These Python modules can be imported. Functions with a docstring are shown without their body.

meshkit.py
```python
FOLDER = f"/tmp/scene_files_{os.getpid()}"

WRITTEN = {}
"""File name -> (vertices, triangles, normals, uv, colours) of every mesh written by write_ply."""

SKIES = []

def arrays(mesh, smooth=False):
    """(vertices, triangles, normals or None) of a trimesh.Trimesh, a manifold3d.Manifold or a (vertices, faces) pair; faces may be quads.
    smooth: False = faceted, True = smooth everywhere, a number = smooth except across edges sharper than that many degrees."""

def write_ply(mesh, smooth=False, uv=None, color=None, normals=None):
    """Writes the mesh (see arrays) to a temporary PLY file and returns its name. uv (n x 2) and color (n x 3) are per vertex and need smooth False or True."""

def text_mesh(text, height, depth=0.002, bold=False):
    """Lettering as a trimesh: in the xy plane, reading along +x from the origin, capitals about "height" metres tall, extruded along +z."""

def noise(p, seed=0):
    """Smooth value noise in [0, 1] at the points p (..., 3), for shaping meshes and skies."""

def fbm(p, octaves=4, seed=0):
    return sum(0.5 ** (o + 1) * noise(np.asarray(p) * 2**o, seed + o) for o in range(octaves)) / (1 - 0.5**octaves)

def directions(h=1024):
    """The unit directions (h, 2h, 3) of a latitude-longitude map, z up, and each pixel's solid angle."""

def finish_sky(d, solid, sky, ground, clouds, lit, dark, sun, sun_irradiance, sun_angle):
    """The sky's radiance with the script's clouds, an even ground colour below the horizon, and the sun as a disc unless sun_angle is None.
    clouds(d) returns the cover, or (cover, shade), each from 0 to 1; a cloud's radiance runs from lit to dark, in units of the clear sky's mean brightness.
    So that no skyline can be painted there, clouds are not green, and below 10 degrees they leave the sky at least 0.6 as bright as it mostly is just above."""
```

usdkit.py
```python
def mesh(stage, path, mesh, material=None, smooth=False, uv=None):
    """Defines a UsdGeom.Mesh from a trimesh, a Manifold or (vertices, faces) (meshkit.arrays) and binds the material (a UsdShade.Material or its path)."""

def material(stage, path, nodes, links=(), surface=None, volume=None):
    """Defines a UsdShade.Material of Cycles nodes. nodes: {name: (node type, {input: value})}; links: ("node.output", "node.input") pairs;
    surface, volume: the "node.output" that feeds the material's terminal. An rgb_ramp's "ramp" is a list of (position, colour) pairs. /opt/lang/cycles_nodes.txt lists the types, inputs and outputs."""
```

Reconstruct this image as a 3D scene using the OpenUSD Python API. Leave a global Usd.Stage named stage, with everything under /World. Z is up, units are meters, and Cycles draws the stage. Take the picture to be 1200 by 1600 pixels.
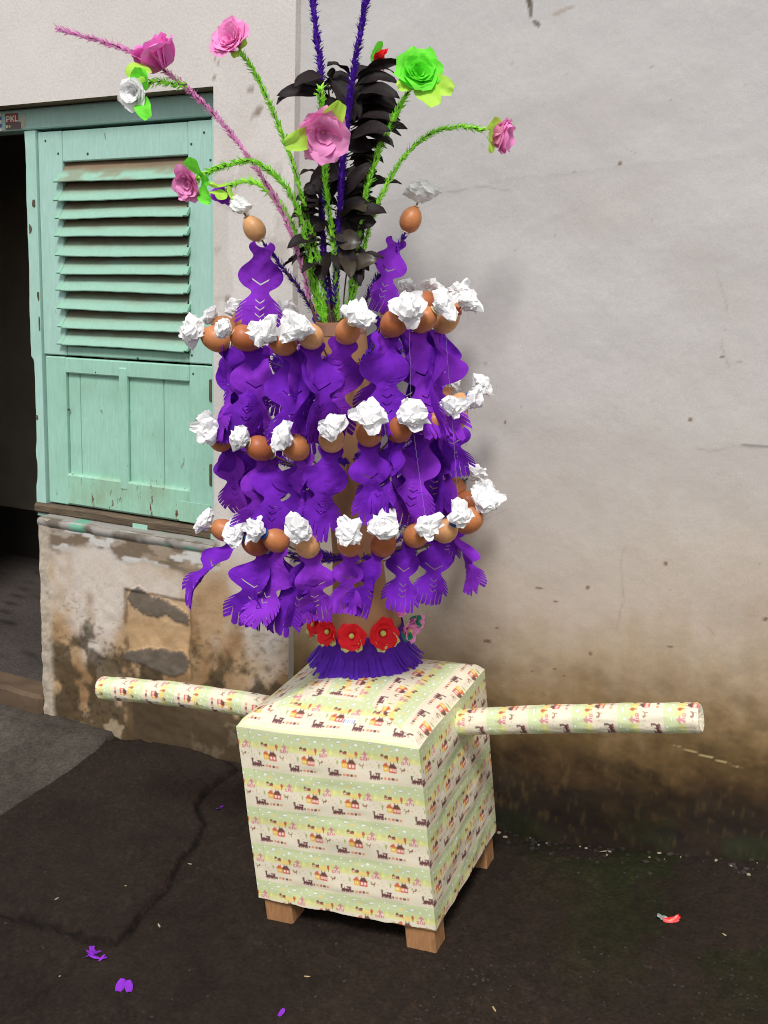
import math, numpy as np, trimesh, usdkit, shapely
import manifold3d as m3
from shapely.geometry import Polygon, LineString, Point
from meshkit import noise, fbm, text_mesh
from pxr import Usd, UsdGeom, UsdLux, UsdShade, Gf, Sdf, Vt

stage = Usd.Stage.CreateInMemory()
UsdGeom.SetStageUpAxis(stage, 'Z')
UsdGeom.SetStageMetersPerUnit(stage, 1.0)
W = UsdGeom.Xform.Define(stage, '/World')
stage.SetDefaultPrim(W.GetPrim())
UsdGeom.Scope.Define(stage, '/World/Looks')

# ------------------------------------------------------------------ camera
F = 1750.0                                     # focal length in photograph pixels (1200 wide)
YAW, PITCH, ROLL = 0.522460861221391, 0.18292258515774035, 0.026695745094308002
EYE = np.array([0.0, -2.5, 1.365])
_cy, _sy = math.cos(YAW), math.sin(YAW)
FW = np.array([-_sy * math.cos(PITCH), _cy * math.cos(PITCH), -math.sin(PITCH)])
_r0 = np.array([_cy, _sy, 0.0]); _u0 = np.cross(_r0, FW)
RT = math.cos(ROLL) * _r0 + math.sin(ROLL) * _u0
UP = -math.sin(ROLL) * _r0 + math.cos(ROLL) * _u0
cam = UsdGeom.Camera.Define(stage, '/World/camera')
cam.CreateHorizontalApertureAttr(24.0); cam.CreateVerticalApertureAttr(32.0)
cam.CreateFocalLengthAttr(24.0 * F / 1200)
cam.CreateClippingRangeAttr(Gf.Vec2f(0.05, 500))
cam.CreateFStopAttr(0.0)
_m = Gf.Matrix4d(*[float(x) for r in ((*RT, 0), (*UP, 0), (*-FW, 0), (*EYE, 1)) for x in r])
cam.AddTransformOp().Set(_m)
cam.CreateExposureAttr(0.62)

# ------------------------------------------------------------------ sky and sun (bright overcast)
SUN_EL, SUN_AZ = math.radians(50), math.radians(158)     # azimuth from +y towards +x
sd = np.array([math.sin(SUN_AZ) * math.cos(SUN_EL), math.cos(SUN_AZ) * math.cos(SUN_EL), math.sin(SUN_EL)])
usdkit.material(stage, '/World/Looks/sky_look', {
    'sky': ('sky_texture', {'sky_type': 'single_scattering', 'sun_disc': False, 'sun_elevation': SUN_EL, 'sun_rotation': SUN_AZ}),
    'tc': ('texture_coordinate', {}),
    'n': ('noise_texture', {'scale': 3.0, 'detail': 4.0, 'roughness': 0.6}),
    'ramp': ('rgb_ramp', {'ramp': [(0.0, (5.2, 5.15, 5.1)), (0.45, (6.6, 6.5, 6.4)), (1.0, (8.0, 7.9, 7.7))]}),
    'mix': ('mix', {'fac': 0.85}),
    'bg': ('background_shader', {'strength': 0.09})},
    [('tc.generated', 'n.vector'), ('n.fac', 'ramp.fac'), ('sky.color', 'mix.color1'), ('ramp.color', 'mix.color2'), ('mix.color', 'bg.color')], surface='bg.background')
sky = UsdLux.DomeLight.Define(stage, '/World/sky')
UsdShade.MaterialBindingAPI.Apply(sky.GetPrim()).Bind(UsdShade.Material.Get(stage, '/World/Looks/sky_look'))
sky.GetPrim().SetCustomDataByKey('kind', 'structure')
sun = UsdLux.DistantLight.Define(stage, '/World/sun')
sun.CreateNormalizeAttr(True); sun.CreateIntensityAttr(0.52); sun.CreateAngleAttr(15.0); sun.CreateColorAttr(Gf.Vec3f(1.0, 0.98, 0.95))
_z = sd; _x = np.cross([0, 0, 1.0], _z); _x /= np.linalg.norm(_x); _y = np.cross(_z, _x)
sun.AddTransformOp().Set(Gf.Matrix4d(*[float(v) for r in ((*_x, 0), (*_y, 0), (*_z, 0), (0, 0, 5, 1)) for v in r]))

# ------------------------------------------------------------------ helpers
def lin(r, g, b, k=1.0):
    c = np.array([r, g, b], float) / 255
    return tuple(np.where(c < 0.04045, c / 12.92, ((c + 0.055) / 1.055) ** 2.4) * k)
def unit(v):
    v = np.asarray(v, float); return v / np.linalg.norm(v)
def ray(px, py):
    return FW + (px - 600) / F * RT - (py - 800) / F * UP
def on_y(px, py, y):                           # point seen at a pixel on the vertical plane y
    d = ray(px, py); return EYE + d * ((y - EYE[1]) / d[1])
def on_plane(px, py, p, n):
    d = ray(px, py); return EYE + d * (np.dot(np.asarray(p) - EYE, n) / np.dot(d, n))
def at_depth(px, py, dep):
    return EYE + ray(px, py) * dep
def pix(p):
    v = np.asarray(p) - EYE; return np.array([600 + F * (v @ RT) / (v @ FW), 800 - F * (v @ UP) / (v @ FW), v @ FW])
def sstep(a, b, x):
    t = np.clip((x - a) / (b - a), 0, 1); return t * t * (3 - 2 * t)

used, locs = {}, {}
def numbered(parent, name):
    k = (parent, name); n = used.get(k, -1) + 1; used[k] = n
    return name if n == 0 else f'{name}_{n:03d}'
def tag(p, label=None, cat=None, group=None, kind=None):
    for k, v in (('label', label), ('category', cat), ('group', group), ('kind', kind)):
        if v: p.SetCustomDataByKey(k, v)
def thing(name, label, cat, loc, group=None):
    path = '/World/' + numbered('/World', name)
    x = UsdGeom.Xform.Define(stage, path); x.AddTranslateOp().Set(Gf.Vec3d(*map(float, loc)))
    locs[path] = np.asarray(loc, float); tag(x.GetPrim(), label, cat, group)
    return x.GetPrim()
def obj(name, mesh, mat, parent=None, smooth=35, paint=None, label=None, kind=None, cat=None, group=None):
    pp = str(parent.GetPath()) if parent is not None else '/World'
    root = '/'.join(pp.split('/')[:3]); loc = locs.get(root, np.zeros(3))
    if isinstance(mesh, (tuple, list)) and isinstance(mesh[0], trimesh.Trimesh): mesh = trimesh.util.concatenate(mesh)
    if isinstance(mesh, trimesh.Trimesh): v, f = mesh.vertices, mesh.faces
    else: v, f = np.asarray(mesh[0], float), np.asarray(mesh[1], int)
    if f.shape[1] == 4: f = np.vstack([f[:, [0, 1, 2]], f[:, [0, 2, 3]]])
    v = v - loc
    on = np.zeros(len(v), bool); on[f.ravel()] = True
    if not on.all():
        f = (np.cumsum(on) - 1)[f]; v = v[on]; paint = None if paint is None else np.asarray(paint)[on]
    if paint is not None: smooth = True if smooth else False
    path = pp + '/' + numbered(pp, name)
    me = usdkit.mesh(stage, path, trimesh.Trimesh(v, f, process=False), M[mat] if isinstance(mat, str) else mat, smooth=smooth)
    if paint is not None:
        UsdGeom.PrimvarsAPI(me).CreatePrimvar('paint', Sdf.ValueTypeNames.Color3fArray, 'vertex').Set(Vt.Vec3fArray.FromNumpy(np.asarray(paint, np.float32)))
    tag(me.GetPrim(), label, cat, group, kind)
    return me.GetPrim()

M = {}
def look(name, col, rough=0.6, var=0.15, scale=12, bump=0.0, bscale=60, trans=0.0, spec=0.4, col2=None, stretch=(1, 1, 1), sheen=0.0):
    """A dull or glossy stuff whose colour wanders by noise; trans lets light through (paper, leaves)."""
    c = np.minimum(np.array(col) / (1 - 0.45 * trans), 0.96); c2 = np.array(col2) if col2 is not None else None
    lo, hi = (c * (1 - var), np.minimum(c * (1 + var), 0.95)) if c2 is None else (c, c2)
    n = {'tc': ('texture_coordinate', {}), 'map': ('mapping', {'scale': stretch}), 'n': ('noise_texture', {'scale': scale, 'detail': 5.0, 'roughness': 0.6}),
         'r': ('rgb_ramp', {'ramp': [(0.3, tuple(lo)), (0.7, tuple(hi))]}), 'p': ('principled_bsdf', {'roughness': rough, 'specular_ior_level': spec, 'sheen_weight': sheen})}
    l = [('tc.object', 'map.vector'), ('map.vector', 'n.vector'), ('n.fac', 'r.fac'), ('r.color', 'p.base_color')]
    if bump:
        n['bn'] = ('noise_texture', {'scale': bscale, 'detail': 4.0}); n['b'] = ('bump', {'strength': bump, 'distance': 0.004})
        l += [('map.vector', 'bn.vector'), ('bn.fac', 'b.height'), ('b.normal', 'p.normal')]
    out = 'p.BSDF'
    if trans:
        n['t'] = ('translucent_bsdf', {}); n['mx'] = ('mix_closure', {'fac': trans})
        l += [('r.color', 't.color'), ('p.BSDF', 'mx.closure1'), ('t.BSDF', 'mx.closure2')]; out = 'mx.closure'
    M[name] = usdkit.material(stage, '/World/Looks/' + name, n, l, surface=out)
def paint_look(name, rough=0.8, fine=180, amount=0.25, bump=0.25, bscale=120, spec=0.3, dist=0.003):
    """Colour from the mesh's own paint (stains, print), broken by fine grain."""
    M[name] = usdkit.material(stage, '/World/Looks/' + name, {
        'a': ('attribute', {'attribute': 'paint'}), 'tc': ('texture_coordinate', {}), 'n': ('noise_texture', {'scale': fine, 'detail': 4.0, 'roughness': 0.65}),
        'r': ('rgb_ramp', {'ramp': [(0.25, (1 - amount,) * 3), (0.75, (1.0,) * 3)]}), 'm': ('mix', {'mix_type': 'multiply', 'fac': 1.0}),
        'bn': ('noise_texture', {'scale': bscale, 'detail': 5.0, 'roughness': 0.6}), 'b': ('bump', {'strength': bump, 'distance': dist}),
        'p': ('principled_bsdf', {'roughness': rough, 'specular_ior_level': spec})},
        [('tc.object', 'n.vector'), ('tc.object', 'bn.vector'), ('n.fac', 'r.fac'), ('a.color', 'm.color1'), ('r.color', 'm.color2'), ('m.color', 'p.base_color'),
         ('bn.fac', 'b.height'), ('b.normal', 'p.normal')], surface='p.BSDF')
def wood_paint(name, base, chip, chip_at, dust=None, bump=0.3):
    """Old paint on boards: brush grain up and down, flakes off to grey-brown wood, blotches of grime."""
    M[name] = usdkit.material(stage, '/World/Looks/' + name, {
        'tc': ('texture_coordinate', {}), 'mp': ('mapping', {'scale': (9, 9, 1.2)}), 'g': ('noise_texture', {'scale': 14, 'detail': 6.0, 'roughness': 0.7}),
        'gr': ('rgb_ramp', {'ramp': [(0.3, tuple(np.array(base) * 0.86)), (0.7, tuple(np.array(base) * 1.06))]}),
        'mc': ('mapping', {'scale': (1.6, 1.6, 0.55)}), 'c': ('noise_texture', {'scale': 26, 'detail': 8.0, 'roughness': 0.72}),
        'cr': ('rgb_ramp', {'ramp': [(0.0, (0, 0, 0)), (chip_at, (0, 0, 0)), (chip_at + 0.02, (1, 1, 1))]}),
        'd': ('noise_texture', {'scale': 7, 'detail': 5.0, 'roughness': 0.6}), 'dr': ('rgb_ramp', {'ramp': [(0.45, (0, 0, 0)), (0.8, (0.75, 0.75, 0.75))]}),
        'm1': ('mix', {'color2': dust or tuple(np.array(base) * 0.6)}), 'm2': ('mix', {'color2': chip}),
        'b': ('bump', {'strength': bump, 'distance': 0.002}), 'p': ('principled_bsdf', {'roughness': 0.55, 'specular_ior_level': 0.35})},
        [('tc.object', 'mp.vector'), ('mp.vector', 'g.vector'), ('g.fac', 'gr.fac'), ('tc.object', 'mc.vector'), ('mc.vector', 'c.vector'), ('c.fac', 'cr.fac'),
         ('tc.object', 'd.vector'), ('d.fac', 'dr.fac'), ('gr.color', 'm1.color1'), ('dr.color', 'm1.fac'), ('m1.color', 'm2.color1'), ('cr.color', 'm2.fac'),
         ('m2.color', 'p.base_color'), ('g.fac', 'b.height'), ('b.normal', 'p.normal')], surface='p.BSDF')

def rbox(x0, x1, y0, y1, z0, z1, r=0.003):
    """A box with rounded edges, hull of small spheres cut short to chamfers."""
    c = trimesh.creation.box([1, 1, 1]).vertices
    pts = []
    s = np.array([x1 - x0, y1 - y0, z1 - z0]); o = np.array([x0 + x1, y0 + y1, z0 + z1]) / 2
    r = min(r, s.min() * 0.45)
    for v in c:
        p = o + v * s
        for k in range(3):
            q = p.copy()
            for j in range(3):
                if j != k: q[j] -= np.sign(v[j]) * r
            pts.append(q)
    return trimesh.convex.convex_hull(np.array(pts))
def sheet(P, close=False):
    """(n, m, 3) grid of points -> vertices, quads"""
    n, m = P.shape[:2]
    i = np.arange(n * m).reshape(n, m)
    if close: i = np.concatenate([i, i[:, :1]], 1)
    q = np.stack([i[:-1, :-1], i[:-1, 1:], i[1:, 1:], i[1:, :-1]], -1).reshape(-1, 4)
    return P.reshape(-1, 3), q
def tri(vq):
    v, f = vq; f = np.asarray(f)
    if f.shape[1] == 4: f = np.vstack([f[:, [0, 1, 2]], f[:, [0, 2, 3]]])
    return trimesh.Trimesh(v, f, process=False)
def frame(d, hint=(0, 0, 1)):
    d = unit(d); a = np.cross(hint, d)
    if np.linalg.norm(a) < 1e-3: a = np.cross((1, 0, 0), d)
    a = unit(a); return a, np.cross(d, a), d
def spline(P, n):
    from scipy.interpolate import CubicSpline
    P = np.asarray(P, float); t = np.r_[0, np.cumsum(np.linalg.norm(np.diff(P, axis=0), axis=1))]
    return CubicSpline(t, P)(np.linspace(0, t[-1], n))
def tube(P, r, k=7, caps=True):
    P = np.asarray(P, float); r = np.broadcast_to(r, len(P)); T = np.gradient(P, axis=0); rows = []
    a, b, _ = frame(T[0])
    for p, t, rr in zip(P, T, r):
        t = unit(t); a = unit(a - t * (a @ t)); b = np.cross(t, a)
        th = np.linspace(0, 2 * np.pi, k, endpoint=False)
        rows.append(p + rr * (np.cos(th)[:, None] * a + np.sin(th)[:, None] * b))
    v, q = sheet(np.array(rows), True); m = tri((v, q))
    if caps:
        n = len(v); v2 = np.vstack([v, P[0], P[-1]]); f = list(m.faces)
        for j in range(k):
            f.append([n, (j + 1) % k, j]); f.append([n + 1, n - k + j, n - k + (j + 1) % k])
        m = trimesh.Trimesh(v2, np.array(f), process=False)
    return m
def lathe(profile, base, axis, k=28):
    a, b, d = frame(axis); th = np.linspace(0, 2 * np.pi, k, endpoint=False)
    pr = np.asarray(profile, float)
    P = base + pr[:, 1, None, None] * d + pr[:, 0, None, None] * (np.cos(th)[:, None] * a + np.sin(th)[:, None] * b)[None]
    return tri(sheet(P, True))
def prism(poly, place, t):
    """A flat polygon of (x, y) made t thick along +z, then moved by place(points)."""
    m = trimesh.creation.extrude_polygon(poly, t) if False else None
    ext = [np.array(poly.exterior.coords)[:-1]] + [np.array(h.coords)[:-1] for h in poly.interiors]
    man = m3.CrossSection(ext, m3.FillRule.EvenOdd).extrude(t)
    me = man.to_mesh(); v = np.array(me.vert_properties[:, :3], float)
    return trimesh.Trimesh(place(v), np.array(me.tri_verts), process=False)

# ------------------------------------------------------------------ looks
paint_look('plaster', rough=0.85, fine=260, amount=0.16, bump=0.22, bscale=60, dist=0.003)
paint_look('dusty_mint', rough=0.6, fine=90, amount=0.14, bump=0.3, bscale=70, dist=0.002)
paint_look('rough_plaster', rough=0.9, fine=160, amount=0.2, bump=0.3, bscale=90, dist=0.003)
paint_look('earth', rough=0.92, fine=110, amount=0.62, bump=0.65, bscale=95, spec=0.15, dist=0.007)
paint_look('printed_paper', rough=0.36, fine=60, amount=0.06, bump=0.10, bscale=14, spec=0.45, dist=0.006)
MINT = lin(164, 202, 190)
wood_paint('mint_paint', MINT, lin(112, 116, 98), 0.675, dust=lin(146, 186, 170))
wood_paint('mint_slat', lin(128, 178, 152), lin(120, 98, 76), 0.66, dust=lin(112, 118, 92))
wood_paint('mint_worn', lin(154, 200, 180), lin(110, 112, 88), 0.65, dust=lin(132, 172, 148), bump=0.5)
wood_paint('mint_shabby', lin(150, 196, 172), lin(98, 66, 46), 0.60, dust=lin(135, 150, 120), bump=0.6)
look('dark_wood', lin(92, 78, 62), 0.85, 0.5, 18, bump=0.8, bscale=50, stretch=(0.6, 3, 9))
look('cement_patch', lin(96, 87, 78), 0.92, 0.28, 26, bump=0.8, bscale=160)
look('rust', lin(84, 74, 58), 0.7, 0.4, 60)
look('nail', lin(60, 70, 66), 0.6, 0.3, 60)
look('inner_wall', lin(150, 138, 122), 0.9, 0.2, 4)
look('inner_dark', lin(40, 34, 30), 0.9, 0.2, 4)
look('cream_paper', lin(225, 222, 200), 0.6, 0.05, 30)
look('leg_wood', lin(160, 116, 78), 0.6, 0.22, 22, bump=0.4, bscale=60, stretch=(4, 4, 0.7))
look('rim_wood', lin(176, 140, 100), 0.6, 0.2, 22, stretch=(1, 1, 4))
look('cardboard', lin(158, 116, 82), 0.62, 0.08, 9, bump=0.12, bscale=40, spec=0.3)
look('tube_inside', lin(120, 84, 60), 0.8, 0.2, 20)
look('tape', lin(150, 112, 92), 0.3, 0.2, 20)
look('egg_brown', lin(190, 122, 76), 0.42, 0.13, 85, bump=0.06, bscale=300, spec=0.35)
look('egg_dark', lin(172, 100, 62), 0.42, 0.13, 85, bump=0.06, bscale=300, spec=0.35)
look('egg_pale', lin(212, 158, 108), 0.42, 0.13, 85, bump=0.06, bscale=300, spec=0.35)
look('tissue', (0.93, 0.925, 0.92), 0.8, 0.02, 40, trans=0.3, spec=0.1, bump=0.05, bscale=120)
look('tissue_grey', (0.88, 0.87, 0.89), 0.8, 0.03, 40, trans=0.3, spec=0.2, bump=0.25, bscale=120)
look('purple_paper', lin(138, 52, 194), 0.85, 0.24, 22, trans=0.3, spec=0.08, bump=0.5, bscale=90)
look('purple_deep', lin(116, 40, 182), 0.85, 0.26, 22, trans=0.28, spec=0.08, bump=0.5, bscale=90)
look('purple_fringe', lin(88, 36, 168), 0.75, 0.2, 30, trans=0.2, spec=0.2)
look('lime', lin(156, 226, 76), 0.7, 0.18, 30, trans=0.3, spec=0.2)
look('lime_leaf', lin(176, 222, 84), 0.65, 0.16, 24, trans=0.35, spec=0.25, bump=0.2)
look('green_paper', lin(112, 222, 62), 0.65, 0.14, 24, trans=0.35, spec=0.25, bump=0.2)
look('teal_leaf', lin(40, 150, 105), 0.65, 0.15, 24, trans=0.25, spec=0.25)
look('pink_paper', (.88, .31, .60), 0.7, 0.06, 24, trans=0.25, spec=0.2, bump=0.2)
look('hot_pink', (.86, .24, .62), 0.7, 0.06, 24, trans=0.25, spec=0.2, bump=0.2)
look('pink_fringe', (.80, .34, .62), 0.7, 0.12, 30, trans=0.3, spec=0.2)
look('red_crepe', lin(238, 40, 52), 0.75, 0.12, 40, trans=0.25, spec=0.2, bump=0.5, bscale=260)
look('pale_calyx', lin(205, 208, 130), 0.7, 0.12, 30, trans=0.3)
look('bud', lin(190, 190, 96), 0.6, 0.12, 80)
look('twig', lin(120, 92, 60), 0.7, 0.25, 30)
look('dark_leaf', lin(30, 21, 22), 0.6, 0.4, 26, spec=0.22, trans=0.08, bump=0.3, bscale=60)
look('olive_leaf', lin(54, 46, 36), 0.4, 0.3, 20, spec=0.5, trans=0.08)
look('leaf_stem', lin(70, 58, 44), 0.6, 0.3, 30)
look('bead_red', lin(170, 30, 36), 0.4, 0.2, 50)
look('bead_cream', lin(226, 210, 170), 0.45, 0.1, 50)
look('bead_blue', lin(50, 100, 170), 0.4, 0.2, 50)
look('thread', lin(168, 162, 172), 0.5, 0.05, 50)
look('sticker_red', lin(150, 62, 48), 0.5, 0.15, 60)
look('sticker_brown', lin(92, 70, 76), 0.5, 0.15, 60)
look('sticker_white', lin(225, 220, 205), 0.5, 0.05, 60)
look('sticker_blue', lin(58, 92, 150), 0.5, 0.1, 60)
look('sticker_torn', lin(190, 180, 160), 0.7, 0.15, 60)
look('pebble', lin(44, 38, 34), 0.9, 0.5, 6)
look('white_chip', lin(150, 138, 120), 0.8, 0.2, 40)
look('wrapper_red', lin(214, 46, 40), 0.35, 0.2, 60)
look('wrapper_grey', lin(120, 128, 124), 0.35, 0.2, 60)
look('straw', lin(170, 150, 110), 0.7, 0.2, 60)

# ------------------------------------------------------------------ box pose (the yard slopes, the box stands square to the slope)
BP = np.array([-1.2194339303715, -0.3484859585545597, 0.0587863389675392])
BR = np.array([[0.9913140394926815, -0.11583099429148677, -0.06228688358031626], [0.1074724306534918, 0.9864475881682305, -0.12397916133976454], [0.07580337561172792, 0.11620816046442921, 0.9903279818763785]])
BW, BD, BH = 0.4375, 0.417, 0.438
BUP = BR[:, 2]
def from_box(p): return np.asarray(p, float) @ BR.T + BP
LEG = 0.062
WALL_Y = 0.024                                   # the right-hand wall stands back from the left-hand one

# ------------------------------------------------------------------ ground
_gp = BP - BUP * LEG
def plane_z(x, y): return _gp[2] - (BUP[0] * (x - _gp[0]) + BUP[1] * (y - _gp[1])) / BUP[2]
def wall_base(x):                               # where the ground meets the walls
    return np.interp(x, [-6, -2.69, -2.37, -1.93, -1.75, -1.1, -0.95, -0.43, 0.5, 4], [0.0, 0.003, 0.003, 0.03, 0.035, 0.027, 0.032, 0.133, 0.22, 0.4])
SLAB = Polygon([on_plane(x, y, _gp, BUP)[:2] for x, y in [(-900, 1330), (-60, 1190), (120, 1166), (290, 1175), (372, 1214), (335, 1235), (308, 1262), (319, 1292), (306, 1322), (280, 1350), (262, 1388), (222, 1428), (205, 1455), (182, 1473), (150, 1471), (90, 1452), (0, 1428), (-900, 1420)]])
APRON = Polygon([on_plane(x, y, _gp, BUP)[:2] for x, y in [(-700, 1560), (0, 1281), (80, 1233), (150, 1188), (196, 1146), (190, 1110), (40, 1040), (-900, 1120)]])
def smooth_z(x, y):
    z = plane_z(x, np.minimum(y, 0.0)); t = np.exp(-((np.minimum(y, 0.06) - 0.06) / 0.24) ** 2)
    dz = wall_base(x) - plane_z(x, 0.03)
    far = np.clip(np.hypot(x + 1.2, y + 0.6) - 4, 0, None)
    z = z + dz * t
    return np.where(far > 0, z * np.exp(-far / 6), z)
def ground_z(x, y, fine=True):
    x, y = np.asarray(x, float), np.asarray(y, float); z = smooth_z(x, y)
    if fine:
        p = np.stack([x, y, 0 * x], -1)
        z = z + (fbm(p * 3, 4, 3) - 0.5) * 0.016 * (np.hypot(x + 1.2, y + 0.35) > 0.1) * sstep(0, .35, np.maximum(np.abs(x + 1.22), np.abs(y + 0.35))) + (fbm(p * 28, 3, 5) - 0.5) * 0.006
        d = shapely.distance(SLAB.exterior, shapely.points(x, y)); ins = shapely.contains_xy(SLAB, x, y)
        sgn = np.where(ins, d, -d) + (noise(p * 30, 8) - 0.5) * 0.02
        z = z + 0.010 * sstep(-0.008, 0.012, sgn) - 0.009 * np.exp(-(sgn / 0.007) ** 2) * (noise(p * 9, 6) > 0.25)
    return z
def gpt(px, py, lift=0.0):                      # the ground point seen at a pixel
    p = on_plane(px, py, _gp, BUP)
    for _ in range(8):
        p = on_plane(px, py, (p[0], p[1], float(ground_z(p[0], p[1]))), BUP)
    return np.array([p[0], p[1], float(ground_z(p[0], p[1])) + lift])
def lines(a, b, step, lo, hi, grow=1.35):
    mid = np.arange(a, b + step / 2, step); left, right, s = [], [], step
    p = a
    while p > lo: s *= grow; p -= s; left.append(p)
    p, s = b, step
    while p < hi: s *= grow; p += s; right.append(p)
    return np.r_[left[::-1], mid, right]
gx = lines(-3.1, -0.3, 0.0085, -40, 40); gy = lines(-1.45, 0.10, 0.0085, -40, 0.4); gy = gy[gy < 0.16]
X, Y = np.meshgrid(gx, gy, indexing='ij'); Z = ground_z(X, Y)
Pg = np.stack([X, Y, 0 * X], -1)
base = np.array(lin(66, 53, 44, 0.60))
n1, n2, n3 = fbm(Pg * 5, 5, 11), fbm(Pg * 40, 3, 12), fbm(Pg * 1.3, 3, 13)
col = base * (0.55 + 0.6 * n1 + 0.45 * (n2 - 0.5) + 0.35 * (n3 - 0.5))[..., None]
dS = np.where(shapely.contains_xy(SLAB, X, Y), 1, -1) * shapely.distance(SLAB.exterior, shapely.points(X, Y))
inslab = sstep(-0.01, 0.02, dS)[..., None]
col = col * (1 - inslab * 0.18) + inslab * np.array(lin(58, 48, 42, 0.10))
crack = np.exp(-((dS + (n2 - 0.5) * 0.01) / 0.007) ** 2)[..., None]
col = col * (1 - 0.65 * crack)
moss_n = fbm(Pg * 6, 4, 21)
moss = sstep(-0.75, -0.12, Y) * sstep(-1.05, -0.6, X) * sstep(0.38, 0.60, moss_n) + 0.6 * sstep(-.2, .0, Y) * sstep(-1.2, -.9, X) * sstep(.4, .6, moss_n) + 0.9 * np.exp(-(np.abs(dS + 0.02) / 0.03)) * sstep(-2.6, -1.9, -X) * sstep(-2.05, -2.25, X) * sstep(0.4, 0.6, moss_n)
moss = np.clip(moss, 0, 1)[..., None] * 0.55
col = col * (1 - moss) + moss * np.array(lin(48, 62, 20, 0.50)) * (0.6 + 0.8 * n2[..., None])
gcr = sstep(0.70, 0.78, noise(Pg * 170, 31))[..., None] * sstep(0.45, 0.6, fbm(Pg * 4, 3, 32))[..., None]
col = col * (1 + 0.35 * gcr)
v, q = sheet(np.stack([X, Y, Z], -1)); q = q[:, ::-1]
obj('ground', (v, q), 'earth', paint=np.clip(col, 0.004, 0.9).reshape(-1, 3), kind='structure')

# paler concrete in front of the doorway: a sheet lying on the yard
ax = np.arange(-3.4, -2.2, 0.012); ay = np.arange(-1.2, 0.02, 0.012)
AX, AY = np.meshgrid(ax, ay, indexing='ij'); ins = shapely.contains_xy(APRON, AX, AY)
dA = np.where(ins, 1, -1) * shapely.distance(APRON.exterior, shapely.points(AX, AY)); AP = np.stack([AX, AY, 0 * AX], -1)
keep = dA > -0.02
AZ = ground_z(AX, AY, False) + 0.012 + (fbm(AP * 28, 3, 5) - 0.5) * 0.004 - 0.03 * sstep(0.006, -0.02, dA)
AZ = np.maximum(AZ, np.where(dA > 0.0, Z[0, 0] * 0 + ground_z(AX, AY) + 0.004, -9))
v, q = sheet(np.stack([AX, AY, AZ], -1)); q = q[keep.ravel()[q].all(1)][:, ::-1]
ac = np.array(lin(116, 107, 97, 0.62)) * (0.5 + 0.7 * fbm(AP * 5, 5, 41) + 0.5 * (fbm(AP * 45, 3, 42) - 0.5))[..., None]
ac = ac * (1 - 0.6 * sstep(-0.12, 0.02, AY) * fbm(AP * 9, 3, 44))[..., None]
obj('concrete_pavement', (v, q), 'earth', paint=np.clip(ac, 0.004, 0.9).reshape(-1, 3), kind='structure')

# ------------------------------------------------------------------ walls
def wob(P, s, seed, o=4): return fbm(P * s, o, seed) - 0.5
def blend(c, c2, t): return c * (1 - t[..., None]) + np.asarray(c2) * t[..., None]
def mark(c, X, Z, px, py, y, rx, rz, col, k=1.0, rot=0.0, seed=0):
    p = on_y(px, py, y); dx, dz = X - p[0], Z - p[2]
    u, w = dx * math.cos(rot) + dz * math.sin(rot), -dx * math.sin(rot) + dz * math.cos(rot)
    P = np.stack([X, 0 * X, Z], -1)
    t = sstep(1.15, 0.75, np.hypot(u / rx, w / rz) + 0.5 * (noise(P * (0.9 / min(rx, rz)), seed) - 0.5)) * k
    return blend(c, col, t)

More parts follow.
